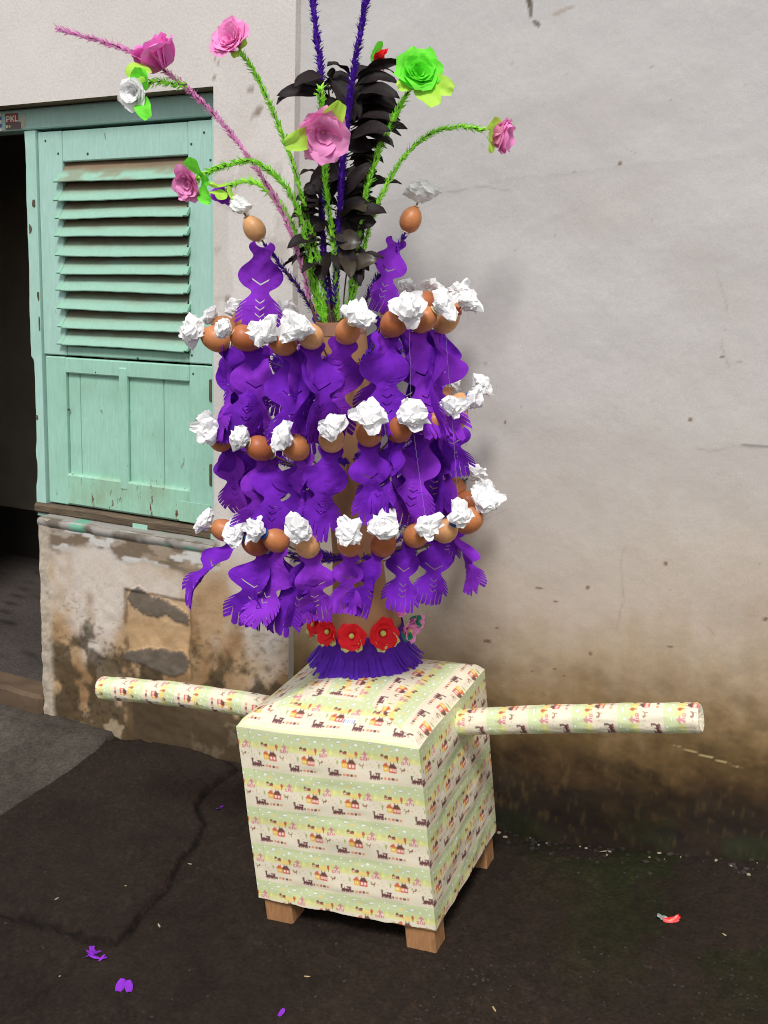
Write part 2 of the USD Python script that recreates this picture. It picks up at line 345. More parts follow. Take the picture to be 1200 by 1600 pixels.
XE = -1.738                                      # the left wall's right-hand edge
wx = lines(XE, -0.3, 0.0045, XE - 0.001, 8); wx = wx[wx >= XE - 1e-6]; wz = lines(-0.02, 2.3, 0.0045, -0.3, 3.4)
X, Z = np.meshgrid(wx, wz, indexing='ij'); P = np.stack([X, 0 * X, Z], -1)
h = Z - wall_base(X) + 0.17 * wob(P, 4, 51) + 0.07 * wob(P, 22, 52, 5) + .05 * wob(P, 1.2, 59) + .10 * wob(P * np.array([5, 1, .6]), 5, 65)
st = [(0.0, lin(36, 26, 16)), (0.08, lin(46, 33, 19)), (0.18, lin(66, 48, 27)), (0.28, lin(100, 78, 48)), (0.38, lin(140, 116, 84)), (0.50, lin(168, 148, 124)), (0.66, lin(182, 168, 153)), (0.95, lin(189, 182, 175)), (1.3, lin(190, 186, 183)), (3.0, lin(190, 187, 186))]
c = np.stack([np.interp(h, [s[0] for s in st], [s[1][k] for s in st]) for k in range(3)], -1) * np.array([1.05, 1.055, 1.065])
c = c * (1 + 0.10 * wob(P, 3, 53) + 0.06 * wob(P, 14, 54))[..., None]
low = sstep(0.62, 0.05, Z - wall_base(X))
c = c * (1 + (0.34 * wob(P, 85, 98, 2) + .30 * wob(P * np.array([60, 1, 100]), 1, 99, 2)) * (.12 + .88 * low))[..., None]
c = c * (1 - .16 * low[..., None] * np.array([0, .12, .8]))
c = c * (1 - (low * 0.45 * sstep(0.52, 0.76, fbm(P * np.array([16, 1, 22]), 4, 55)))[..., None])
c = blend(c, lin(30, 22, 14), 0.8 * sstep(0.30, 0.05, Z - wall_base(X)) * sstep(0.42, 0.6, fbm(P * 9, 4, 56)))
c = blend(c, lin(132, 108, 66), 0.15 * low * sstep(0.58, 0.78, fbm(P * np.array([95, 1, 30]) + 3 * wob(P, 8, 57)[..., None], 3, 57)))
c = blend(c, lin(36, 44, 18), 0.55 * sstep(0.14, 0.0, Z - wall_base(X)) * sstep(0.45, 0.6, fbm(P * 7, 3, 58)))
c = blend(c, lin(176, 168, 160), 0.35 * sstep(0.5, 0.72, fbm(P * np.array([2.2, 1, 5]), 4, 60)) * sstep(0.8, 1.2, Z))
for a in [(843, 919, .010, .004), (868, 940, .006, .003), (918, 918, .006, .003), (761, 1002, .012, .0045), (776, 981, .005, .002), (1041, 880, .004, .005), (1047, 1011, .006, .003), (923, 1021, .006, .003), (1196, 967, .006, .004), (832, 1048, .006, .0025), (880, 1057, .006, .0025), (1128, 557, .005, .0025), (1079, 656, .006, .004), (968, 255, .005, .004), (866, 1045, .004, .002), (789, 660, .003, .004)]:
    c = mark(c, X, Z, a[0], a[1], WALL_Y, a[2], a[3], lin(112, 84, 58), 0.85, 0.1, int(a[0]))
for a in [(828, 12, .006, .025, .15), (838, 36, .012, .006, -.6), (826, 2, .008, .012, 0)]:
    c = mark(c, X, Z, a[0], a[1], WALL_Y, a[2], a[3], lin(92, 82, 70), 0.8, a[4], 7)
c = mark(c, X, Z, 880, 16, WALL_Y, .03, .006, lin(160, 142, 122), 0.5, .3, 9)
for a in [(770, 806, .05, .0018, .5, (176, 158, 170)), (1185, 697, .04, .0015, 0, (120, 112, 108)), (985, 235, .02, .0015, -.5, (170, 164, 160)), (1105, 1182, .08, .0022, -.12, (196, 176, 128)), (1015, 1100, .03, .002, .5, (150, 126, 92)), (1110, 985, .03, .0016, -.7, (156, 138, 112))]:
    c = mark(c, X, Z, a[0], a[1], WALL_Y, a[2], a[3], lin(*a[5]), 0.7, a[4], 8)
for zt, k_ in ((on_y(1090, 268, WALL_Y)[2], .05), (on_y(1000, 800, WALL_Y)[2], .03), (on_y(900, 930, WALL_Y)[2], .05)):   # old tide lines of damp
    dl = Z - zt - .10 * (X + .8) * (k_ > .04) - .10 * wob(P * np.array([1, 1, 0]), 2.2, 66, 5); c = blend(c, np.array(lin(150, 140, 128)), k_ * 4 * np.exp(-np.abs(dl) / .012) * (dl < 0) * sstep(.35, .6, fbm(P * np.array([2, 1, 1]), 3, 67)))
for k, (pts_) in enumerate(([(1198, 700), (1150, 697), (1110, 704), (1090, 700)], [(960, 1000), (975, 940), (968, 880), (985, 830)], [(700, 300), (760, 292), (800, 300)], [(1120, 420), (1135, 480), (1128, 540), (1140, 575)])):   # hairline cracks
    ln = LineString([on_y(a, b, WALL_Y)[[0, 2]] for a, b in pts_]); dl = shapely.distance(ln, shapely.points(X + .010 * wob(P, 18, 68 + k, 4), Z + .010 * wob(P, 18, 78 + k, 4))); c = blend(c, np.array(lin(120, 110, 100)), .30 * np.exp(-(dl / .0022) ** 2) * sstep(.35, .5, noise(P * 12, 69)))
for k in range(26):                              # scuffs and small chips
    r = np.random.default_rng(900 + k); px, py = r.uniform(660, 1195), r.uniform(60, 980)
    c = mark(c, X, Z, px, py, WALL_Y, r.uniform(.002, .006), r.uniform(.0015, .004), lin(150, 140, 130), r.uniform(.25, .6), r.uniform(-1, 1), k)
Yw = WALL_Y - 0.010 * wob(P, 1.6, 61) - 0.004 * wob(P, 9, 62) - 0.010 * low * wob(P, 14, 63) - 0.03 * sstep(0.10, -0.05, Z - wall_base(X)) * fbm(P * 10, 3, 64)
Yw = Yw - Yw.mean() + WALL_Y
rw = thing('plaster_wall', 'pale grey plastered house wall stained brown along its foot, behind the box', 'wall', (-0.5, WALL_Y, 0))
v, q = sheet(np.stack([X, Yw, Z], -1))
obj('wall_face', (v, q), 'plaster', rw, paint=np.clip(c, 0.005, 0.9).reshape(-1, 3))
# left-hand wall, with the door and shutter opening cut out of it
LWX = -2.712                                    # left end of the low wall under the shutter
OX0, OX1, SILL, SOF = -2.79, -2.003, 0.668, 1.930    # opening below the lintel; left of OX0 it reaches the ground
DL = -3.75                                       # far side of the doorway
lx = np.r_[lines(DL, OX0, 0.012, -9, OX0 - 0.001), np.arange(OX0 + 0.006, OX1 - 0.003, 0.006), np.arange(OX1, XE - 0.002, 0.006), XE]
lx = np.unique(np.round(np.r_[lx, OX0, LWX, DL], 5)); lx = lx[lx <= XE]
lz = np.r_[-0.3, -0.1, np.arange(-0.04, SILL - 0.003, 0.0055), SILL, np.arange(SILL + 0.02, SOF - 0.01, 0.012), SOF, np.arange(SOF + 0.01, 2.3, 0.012), 2.6, 3.0, 3.4]
X, Z = np.meshgrid(lx, lz, indexing='ij'); P = np.stack([X, 0 * X, Z], -1)
white = np.array(lin(214, 207, 202)) * 1.0
c = np.broadcast_to(white, X.shape + (3,)) * (1 + 0.10 * wob(P, 3, 71) + 0.08 * wob(P, 16, 72))[..., None]
# pier beside the shutter: thin overpaint with greyer flaked places
pier = sstep(OX1 - 0.01, OX1 + 0.005, X)
c = blend(c, np.array(lin(176, 168, 160)), 0.28 * pier * sstep(0.50, 0.56, fbm(P * np.array([9, 1, 3.2]), 5, 73)) * sstep(2.2, 1.5, Z))
c = blend(c, np.array(lin(150, 140, 128)), 0.35 * pier * sstep(0.60, 0.66, fbm(P * np.array([14, 1, 14]), 4, 74)) * sstep(2.1, 1.4, Z) * sstep(1.2, 1.5, Z))
dd = sstep(0.80, 0.50, Z + 0.25 * wob(P, 5, 75))    # damp lower part
c = blend(c, np.array(lin(196, 184, 172)) * 1.05, dd * 0.9)
tan = sstep(0.46, 0.78, fbm(P * np.array([6, 1, 4]), 5, 76) + 0.35 * sstep(0.5, 0.1, Z) + .10 * sstep(-2.38, -2.30, X)) * sstep(0.72, 0.5, Z + .1 * wob(P, 9, 70))
c = blend(c, lin(170, 138, 98), 0.9 * tan)
tan2 = sstep(0.52, 0.82, fbm(P * np.array([12, 1, 7]), 5, 77) + 0.22 * sstep(0.45, 0.1, Z)) * sstep(0.66, 0.45, Z)
c = blend(c, lin(132, 98, 62), 0.75 * tan2)
mould = sstep(0.50, 0.63, fbm(P * np.array([13, 1, 9]), 7, 78) + 0.42 * sstep(0.42, 0.02, Z - 0.10 * sstep(-2.1, -1.9, X)) - 0.14) * sstep(0.46, 0.3, Z + .12 * wob(P, 5, 79))
c = blend(c, lin(66, 54, 34), 0.88 * mould)
speck = sstep(0.62, 0.72, noise(P * 90, 80) * 0.6 + 0.4 * fbm(P * 12, 3, 81)) * sstep(0.6, 0.2, Z)
c = blend(c, lin(48, 40, 28), 0.6 * speck)
c = blend(c, lin(196, 176, 146), .45 * sstep(.30, .0, Z) * sstep(.58, .64, fbm(P * np.array([15, 1, 11]), 5, 95)))
band = sstep(0.575, 0.60, Z + 0.09 * wob(P, 9, 82)) * sstep(0.7, 0.66, Z) * (X > LWX - 0.01) * (X < OX1 + 0.02)   # bare render under the sill
c = blend(c, np.array(lin(124, 108, 90)) * 0.9, band * (0.55 + 0.45 * sstep(0.42, 0.5, fbm(P * np.array([10, 1, 30]), 4, 83))))
c = blend(c, np.array(lin(206, 204, 200)), band * sstep(0.58, 0.62, fbm(P * np.array([9, 1, 26]), 4, 84)) * 0.9)
post = sstep(LWX + 0.055, LWX + 0.035, X + 0.02 * wob(P, 8, 85)) * (Z < SILL) * (X > LWX - 0.1)                    # corner with its skin worn off
c = blend(c, np.array(lin(178, 166, 150)) * (0.75 + 0.5 * noise(P * 130, 86))[..., None], 0.85 * post)
pl, pr = on_y(197, 1000, 0)[0], on_y(297, 1000, 0)[0]; pt = on_y(240, 930, 0)[2]                                      # blocked-up vent
inp = sstep(-0.004, 0.004, X - pl + .012 * wob(P, 14, 87)) * sstep(0.01, -0.01, X - pr + .03 * wob(P, 9, 88)) * sstep(0.012, -0.004, Z - pt + .02 * wob(P, 12, 89))
c = blend(c, np.array(lin(190, 156, 116)) * (0.8 + 0.5 * fbm(P * 12, 3, 90))[..., None], 0.75 * inp * sstep(0.24, 0.30, Z))
c = blend(c, lin(78, 62, 40), inp * 0.85 * sstep(0.24, 0.14, Z + .06 * wob(P, 7, 91)))
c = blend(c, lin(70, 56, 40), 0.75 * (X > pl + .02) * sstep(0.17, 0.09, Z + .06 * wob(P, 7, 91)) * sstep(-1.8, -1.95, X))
for a, k in ((np.abs(X - pl + .012 * wob(P, 14, 87)) / 0.006, .75), (np.abs(X - pr + .03 * wob(P, 9, 88)) / 0.007, .6), (np.abs(Z - pt + .02 * wob(P, 12, 89)) / .006 + 9 * (X < pl) + 9 * (X > pr), .6)):
    c = blend(c, lin(96, 74, 46), k * np.exp(-a ** 2) * (Z < pt + .01) * sstep(.3, .5, noise(P * 14, 92)))
for px, py, rx, rz in [(335, 122, .006, .010), (341, 100, .004, .006), (336, 92, .003, .003), (392, 140, .012, .008), (405, 172, .016, .01), (398, 180, .02, .006), (356, 470, .012, .01), (370, 486, .02, .006), (120, 28, .003, .003), (385, 330, .012, .02)]:
    c = mark(c, X, Z, px, py, 0.0, rx, rz, lin(136, 124, 110), 0.75, 0.3, int(px))
lowl = sstep(0.66, 0.3, Z)
patch = np.zeros_like(X)                         # two smears of newer cement over the blocked vent
for pts in ([(492, 985), (505, 955), (545, 942), (590, 985), (650, 996), (700, 1015), (738, 1058), (728, 1095), (690, 1085), (645, 1052), (585, 1054), (510, 1022)],
            [(490, 1188), (560, 1180), (640, 1186), (715, 1202), (740, 1240), (722, 1292), (650, 1288), (575, 1256), (492, 1244)]):
    pg = Polygon([on_y(a / 2.5, b / 2.5 + 540, 0)[[0, 2]] for a, b in pts]); u_, w_ = X + .022 * wob(P, 26, 201, 5) + .010 * wob(P, 110, 203, 2), Z + .026 * wob(P, 24, 202, 5) + .010 * wob(P, 110, 204, 2)
    dpg = np.where(shapely.contains_xy(pg, u_, w_), 1, -1) * shapely.distance(pg.exterior, shapely.points(u_, w_)); patch = np.maximum(patch, sstep(-.001, .0025, dpg))
c = blend(c, np.array(lin(100, 90, 80)) * (.72 + .56 * fbm(P * 34, 4, 205))[..., None], patch * .95)
Yw = -0.006 * wob(P, 2, 93) - 0.010 * lowl * wob(P, 11, 94) - 0.004 * wob(P, 40, 96, 2) * lowl + 0.006 * inp * (Z < pt) - 0.010 * post * fbm(P * 18, 3, 97) - .004 * patch * (.6 + .8 * fbm(P * 50, 3, 206))
Yw = np.where(X >= XE - 1e-4, 0.0, Yw)
v, q = sheet(np.stack([X, Yw, Z], -1))
cx, cz = X.ravel()[q].mean(1), Z.ravel()[q].mean(1)
hole = ((cx > DL) & (cx < OX1) & (cz > SILL) & (cz < SOF)) | ((cx > DL) & (cx < LWX) & (cz < SILL + .001))
lw = thing('plaster_wall', 'whitewashed wall with mouldy peeling plaster below the green shutter', 'wall', (-2.4, 0.0, 0))
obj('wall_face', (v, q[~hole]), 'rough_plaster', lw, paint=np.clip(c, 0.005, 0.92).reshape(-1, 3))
def strip(a, b, depth, col, n=60, m=8, flip=False, wobble=0.004, seed=0):
    """The side of an opening: from the front edge a-b back into the wall."""
    t = np.linspace(0, 1, n)[:, None, None]; s = np.linspace(0, 1, m)[None, :, None]
    Pn = np.asarray(a) * (1 - t) + np.asarray(b) * t + np.array([0, depth, 0]) * s
    nn = wobble * (fbm(Pn * 15, 3, seed) - 0.5) * np.sin(np.pi * np.clip(s[..., 0], 0.0, 1))
    Pn = Pn + nn[..., None] * unit(np.cross(np.asarray(b) - np.asarray(a), [0, 1, 0]))
    cc = np.asarray(col) * (0.75 + 0.5 * fbm(Pn * 9, 4, seed + 1))[..., None]
    v, q = sheet(Pn); return (v, q[:, ::-1] if flip else q), cc.reshape(-1, 3)
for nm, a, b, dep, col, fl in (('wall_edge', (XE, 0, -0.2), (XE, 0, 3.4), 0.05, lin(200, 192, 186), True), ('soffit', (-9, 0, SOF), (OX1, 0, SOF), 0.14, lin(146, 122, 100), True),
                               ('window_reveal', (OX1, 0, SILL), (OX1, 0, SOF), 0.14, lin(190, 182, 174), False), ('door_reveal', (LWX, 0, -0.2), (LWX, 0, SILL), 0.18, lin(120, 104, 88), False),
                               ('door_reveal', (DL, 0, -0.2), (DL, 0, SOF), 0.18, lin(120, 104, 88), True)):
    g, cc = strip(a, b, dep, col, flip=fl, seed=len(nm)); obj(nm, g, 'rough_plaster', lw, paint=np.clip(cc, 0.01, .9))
# sloped cement sill
sx = np.arange(LWX - 0.004, OX1 + 0.004, 0.008); prof = [(0.10, 0.674), (0.05, 0.671), (0.025, 0.669), (0.006, 0.667), (-0.004, 0.663), (-0.007, 0.655), (-0.006, 0.645), (0.006, 0.632)]
Pn = np.array([[(x, y, z) for y, z in prof] for x in sx]); Pn[..., 2] += 0.006 * (fbm(Pn * 14, 3, 101) - 0.5); Pn[..., 1] += 0.006 * (fbm(Pn * 11, 3, 102) - 0.5)
cc = blend(np.broadcast_to(lin(150, 146, 140), Pn.shape), lin(104, 96, 86), sstep(0.45, 0.6, fbm(Pn * 14, 3, 103)) * (Pn[..., 1] < .02)); cc = blend(cc, lin(96, 168, 140), 0.8 * sstep(0.64, 0.68, fbm(Pn * 11, 3, 104)))
v, q = sheet(Pn); obj('cement_sill', (v, q), 'rough_plaster', lw, paint=cc.reshape(-1, 3))
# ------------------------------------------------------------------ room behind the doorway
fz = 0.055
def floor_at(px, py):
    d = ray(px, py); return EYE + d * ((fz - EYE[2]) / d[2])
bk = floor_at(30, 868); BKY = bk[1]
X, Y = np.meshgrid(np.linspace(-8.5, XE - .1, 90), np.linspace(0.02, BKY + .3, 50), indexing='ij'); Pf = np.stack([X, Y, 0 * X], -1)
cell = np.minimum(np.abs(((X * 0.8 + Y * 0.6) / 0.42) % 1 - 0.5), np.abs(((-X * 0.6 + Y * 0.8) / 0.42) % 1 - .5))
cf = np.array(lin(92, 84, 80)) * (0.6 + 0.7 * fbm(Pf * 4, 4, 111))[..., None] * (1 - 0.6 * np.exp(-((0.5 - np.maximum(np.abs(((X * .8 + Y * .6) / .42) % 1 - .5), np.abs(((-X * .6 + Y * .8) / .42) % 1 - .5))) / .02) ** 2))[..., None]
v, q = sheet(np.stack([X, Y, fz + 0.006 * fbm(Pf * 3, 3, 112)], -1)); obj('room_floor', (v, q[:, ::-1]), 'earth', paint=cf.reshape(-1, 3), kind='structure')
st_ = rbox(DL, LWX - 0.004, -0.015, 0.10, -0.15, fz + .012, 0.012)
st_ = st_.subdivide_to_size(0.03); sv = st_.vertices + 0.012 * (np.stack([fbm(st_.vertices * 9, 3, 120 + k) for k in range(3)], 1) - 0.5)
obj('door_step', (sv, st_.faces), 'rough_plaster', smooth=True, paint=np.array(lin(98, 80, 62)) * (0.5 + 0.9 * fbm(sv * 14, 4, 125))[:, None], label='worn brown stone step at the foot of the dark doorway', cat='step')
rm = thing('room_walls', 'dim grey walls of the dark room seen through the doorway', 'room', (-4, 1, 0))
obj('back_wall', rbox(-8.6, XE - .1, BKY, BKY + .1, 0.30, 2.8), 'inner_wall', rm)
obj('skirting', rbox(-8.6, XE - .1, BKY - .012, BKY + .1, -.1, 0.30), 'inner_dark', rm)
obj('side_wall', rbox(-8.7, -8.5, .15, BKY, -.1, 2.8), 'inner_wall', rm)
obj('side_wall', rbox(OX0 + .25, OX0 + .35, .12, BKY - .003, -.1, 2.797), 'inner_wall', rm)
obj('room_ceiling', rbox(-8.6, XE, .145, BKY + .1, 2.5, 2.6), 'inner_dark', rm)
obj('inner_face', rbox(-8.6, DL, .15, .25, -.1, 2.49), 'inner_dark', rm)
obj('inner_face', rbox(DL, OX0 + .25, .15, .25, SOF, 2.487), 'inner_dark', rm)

# ------------------------------------------------------------------ door frame and shutter
FY = 0.055
def fx(px, py): return on_y(px, py, FY)[0]
def fzz(px, py): return on_y(px, py, FY)[2]
SX0, SX1, SZ0, SZT = -2.737, -2.058, 0.706, 1.862
df = thing('door_frame', 'mint green timber frame round the dark doorway and the shutter', 'door frame', (OX0, FY, 0))
obj('lintel', rbox(DL + .002, OX1 - .004, FY, FY + .07, SZT + .004, SOF - .002, .004), 'mint_paint', df)
zz = np.linspace(SILL - .01, SZT, 120); yy = np.array([FY, FY + .075])
rng = np.random.default_rng(5)
edge = OX0 + 0.004 + 0.006 * (fbm(np.c_[zz * 9, 0 * zz, 0 * zz], 4, 131) - .5) + 0.012 * sstep(.62, .7, fbm(np.c_[zz * 5, 0 * zz + 2, 0 * zz], 3, 132)) * (zz < 1.6)
pts = np.vstack([np.c_[edge, zz], [[SX0 - .003, SZT], [SX0 - .003, SILL - .01]]])
obj('door_post', prism(Polygon(pts), lambda w: np.c_[w[:, 0], FY + .075 - w[:, 2], w[:, 1]], .075), 'mint_paint', df, smooth=30)
for px, py, w_, h_ in [(53, 318, 7, 12), (47, 358, 7, 13), (60, 462, 5, 14), (62, 505, 4, 22), (44, 440, 4, 12), (58, 652, 5, 9)]:
    a = on_y(px, py, FY); s = np.array([w_, h_]) / F * 2.75
    th = np.linspace(0, 2 * np.pi, 26)[:-1]; rr = 0.5 + 0.28 * noise(np.c_[np.cos(th) * 2, np.sin(th) * 2, 0 * th + px], 3)
    bl = Polygon(np.c_[a[0] + s[0] * rr * np.cos(th), a[2] + s[1] * rr * np.sin(th)])
    bl = bl.intersection(shapely.box(OX0 + .012, 0, SX0 - .006, 3))
    if bl.area > 1e-6 and bl.geom_type == 'Polygon': obj('bare_patch', prism(bl, lambda w: np.c_[w[:, 0], FY - .0015 + w[:, 2], w[:, 1]], .0012), 'rust', df, smooth=False)
obj('bottom_beam', rbox(OX0 + .002, OX1 - .003, FY - .012, FY + .06, 0.668, SZ0 - .004, .008).subdivide_to_size(.03), 'dark_wood', df)
obj('door_post', rbox(SX1 + .0035, OX1 - .003, FY - .004, FY + .07, SZ0 - .002, SZT + .002, .004), 'mint_paint', df)
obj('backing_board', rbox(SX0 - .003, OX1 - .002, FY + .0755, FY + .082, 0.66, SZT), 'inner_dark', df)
for k, (a, b) in enumerate(((72, 815), (205, 827), (322, 843))):
    p = on_y(a + 14, b - 4, FY - .012); w_ = (.022, .03, .016)[k]
    obj('paint_remnant', rbox(p[0] - w_, p[0] + w_, FY - .0135, FY - .0118, p[2] - .009, p[2] + .008, .001), 'mint_worn', df)

sh = thing('louvred_shutter', 'mint green louvred shutter over a panelled lower leaf, beside the doorway', 'shutter', (SX0, FY, SZ0))
zs = fzz(196, 563)                              # seam between upper and lower leaf
xl, xr = fx(98, 390), fx(291, 390)              # inner edges of the stiles
SY = FY + .006
for (x0, x1) in ((SX0, xl - .0015), (xr + .0015, SX1)):
    obj('stile', rbox(x0, x1, SY, SY + .034, zs + .003, SZT - .005), 'mint_paint', sh)
ztr, zbr = fzz(196, 247), fzz(196, 546)
obj('rail', rbox(xl, xr, SY + .001, SY + .032, ztr, SZT - .006), 'mint_paint', sh)
obj('rail', rbox(xl, xr, SY + .001, SY + .032, zs + .004, zbr), 'mint_worn', sh)
tops = np.array([281, 311, 340, 369, 400, 428.5, 456, 485.5, 515, 543])
for k, py in enumerate(tops):
    zb = fzz(190, py)
    pass
    n_ = 60; xs_ = np.linspace(xl + .0006, xr - .0006, n_)
    kn = np.array([(.026, .052), (-.0105, .0005), (-.0125, -.0015), (-.0185, -.0022), (-.0200, .0), (-.0195, .0022), (.020, .0585), (.022, .060)]); tk = np.r_[0, np.cumsum(np.linalg.norm(np.diff(kn, axis=0), axis=1))]; tq = np.unique(np.r_[tk, np.linspace(0, tk[-1], 26)]); pr_ = np.stack([np.interp(tq, tk, kn[:, j]) for j in (0, 1)], 1)
    sag = .0015 * np.sin(xs_ * 9 + k * 1.9) + .0012 * (noise(np.c_[xs_ * 30, 0 * xs_, 0 * xs_ + k], 170) - .5)
    Ps = np.stack([xs_[:, None] + 0 * pr_[None, :, 0], SY + pr_[None, :, 0] + 0 * xs_[:, None], zb + pr_[None, :, 1] + sag[:, None]], -1)
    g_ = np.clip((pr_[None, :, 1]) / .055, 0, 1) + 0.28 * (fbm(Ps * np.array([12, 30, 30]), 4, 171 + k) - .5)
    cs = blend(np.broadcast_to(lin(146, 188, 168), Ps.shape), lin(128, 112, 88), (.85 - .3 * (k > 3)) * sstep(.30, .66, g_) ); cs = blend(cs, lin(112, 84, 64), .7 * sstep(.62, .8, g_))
    if k == 0: cs = blend(cs, lin(134, 112, 88), .55 * sstep(.45, .6, fbm(Ps * np.array([14, 40, 40]), 4, 190)))
    vq = sheet(Ps)
    horns = [prism(Polygon([(-.0195, .001), (-.0165, -.0025), (-.011, 0), (-.0008, .012), (-.0008, .0245), (-.005, .0235)]), lambda w, a=a, b=b: np.c_[a + w[:, 2] / .01 * (b - a), SY + w[:, 0], zb + w[:, 1] + .0012], .01) for a, b in ((xl - .021 - .003 * math.sin(k * 2.3), xl + .0006), (xr - .0006, xr + .012))]
    hv = [np.array(h_.vertices) for h_ in horns]; hv[0][:, 0] += np.where((hv[0][:, 0] < xl - .01) & (hv[0][:, 2] > zb + .012), .010, 0)
    V_, F_, C_, m_ = [vq[0]], [np.vstack([vq[1][:, [0, 1, 2]], vq[1][:, [0, 2, 3]]])], [cs.reshape(-1, 3)], len(vq[0])
    for h_, v_ in zip(horns, hv): V_.append(v_); F_.append(h_.faces + m_); C_.append(np.tile(lin(140, 188, 164), (len(v_), 1))); m_ += len(v_)
    obj('slat', (np.vstack(V_), np.vstack(F_)), 'dusty_mint', sh, smooth=False, paint=np.vstack(C_))
# lower leaf
zb0 = fzz(172, 760)
for (x0, x1) in ((SX0 + .006, fx(102, 660) - .001), (fx(293, 660) + .001, SX1)):
    obj('stile', rbox(x0, x1, SY, SY + .034, SZ0, zs - .002), 'mint_worn', sh)
xl2, xr2 = fx(102, 660), fx(293, 660)
zt2, zb2 = fzz(196, 590), fzz(196, 752)
obj('rail', rbox(xl2, xr2, SY - .002, SY + .032, zt2, zs - .003, .004), 'mint_worn', sh)
obj('rail', rbox(xl2 - .004, xr2 + .002, SY - .004, SY + .032, SZ0 + .002, zb2, .006), 'mint_shabby', sh)
xm0, xm1 = fx(185, 660), fx(198, 660); cuts = [xl2, fx(120, 660), xm0 - .002, (xm0 + xm1) / 2, fx(250, 660), xr2]
for a, b in zip(cuts[:-1], cuts[1:]):
    obj('panel_board', rbox(a + .0012, b - .0012, SY + .011, SY + .028, zb2 - .01, zt2 + .01, .002), 'mint_worn', sh)
obj('muntin', rbox(xm0, xm1, SY - .006, SY + .012, fzz(192, 766), fzz(192, 574), .005), 'mint_worn', sh)
tn = on_y(300, 800, SY); obj('tin_plate', rbox(tn[0] - .045, SX1 - .004, SY - .006, SY - .0042, SZ0 + .004, SZ0 + .066, .001), 'mint_shabby', sh)
for py in (610, 742):
    z_ = fzz(328, py); obj('hinge', rbox(SX1 - .010, SX1 + .002, SY - .006, SY + .01, z_ - .032, z_ + .032, .003), 'rust', sh)
for px, py in [(71, 220), (91, 240), (137, 240), (299, 225), (319, 207), (329, 250), (270, 266), (300, 555), (215, 560), (302, 584), (107, 640), (150, 582)]:
    p = on_y(px, py, SY); nl = lathe([(0, -.0028), (.0028, -.0022), (.0036, 0), (.0036, .004)], p, (0, 1, 0), 10); obj('nail', nl, 'nail', sh)
# stickers on the lintel
sl = thing('door_sticker', 'torn red and brown sticker reading PKL on the lintel above the doorway', 'sticker', on_y(20, 190, FY))
a, b = on_y(8, 178, FY - .001), on_y(33, 201, FY - .001)
zm = (a[2] * .42 + b[2] * .58)
obj('printed_top', rbox(a[0], b[0] - .012, FY - .0016, FY - .0004, zm, a[2], .0003), 'sticker_red', sl)
obj('printed_foot', rbox(a[0], b[0], FY - .0016, FY - .0004, b[2], zm - .0005, .0003), 'sticker_brown', sl)
tm = text_mesh('PKL', (a[2] - zm) * .62, .0006, True); tv = tm.vertices; sc_ = (b[0] - a[0] - .016) / np.ptp(tv[:, 0])
obj('lettering', (np.c_[a[0] + .003 + tv[:, 0] * sc_, FY - .0017 - tv[:, 2], zm + .003 + tv[:, 1]], tm.faces[:, ::-1] if False else tm.faces), 'sticker_white', sl, smooth=False)
for k, mt in ((0, 'sticker_white'), (1, 'bud')):
    obj('spot', lathe([(0, -.0007), (.0046, -.0006), (.0046, 0)], np.array([a[0] + .007 + .012 * k, FY - .0017, b[2] + .009]), (0, 1, 0), 14), mt, sl)
obj('torn_backing', prism(Polygon([(b[0] - .003, b[2] + .001), (b[0] + .016, b[2] + .004), (b[0] + .019, a[2] - .004), (b[0] + .006, a[2] - .011), (b[0] - .006, zm + .004)]), lambda w: np.c_[w[:, 0], FY - .0012 + w[:, 2] * .5, w[:, 1]], .0016), 'sticker_torn', sl, smooth=False)
s2 = thing('door_sticker', 'blue and white striped sticker at the far left end of the lintel', 'sticker', on_y(-4, 190, FY))
a2, b2 = on_y(-22, 178, FY), on_y(3, 205, FY)
for k in range(5):
    z0 = b2[2] + (a2[2] - b2[2]) * k / 5; obj('stripe', rbox(a2[0], b2[0], FY - .0016, FY - .0004, z0, z0 + (a2[2] - b2[2]) / 5 - .0004, .0003), ('sticker_white', 'sticker_blue')[k % 2], s2)

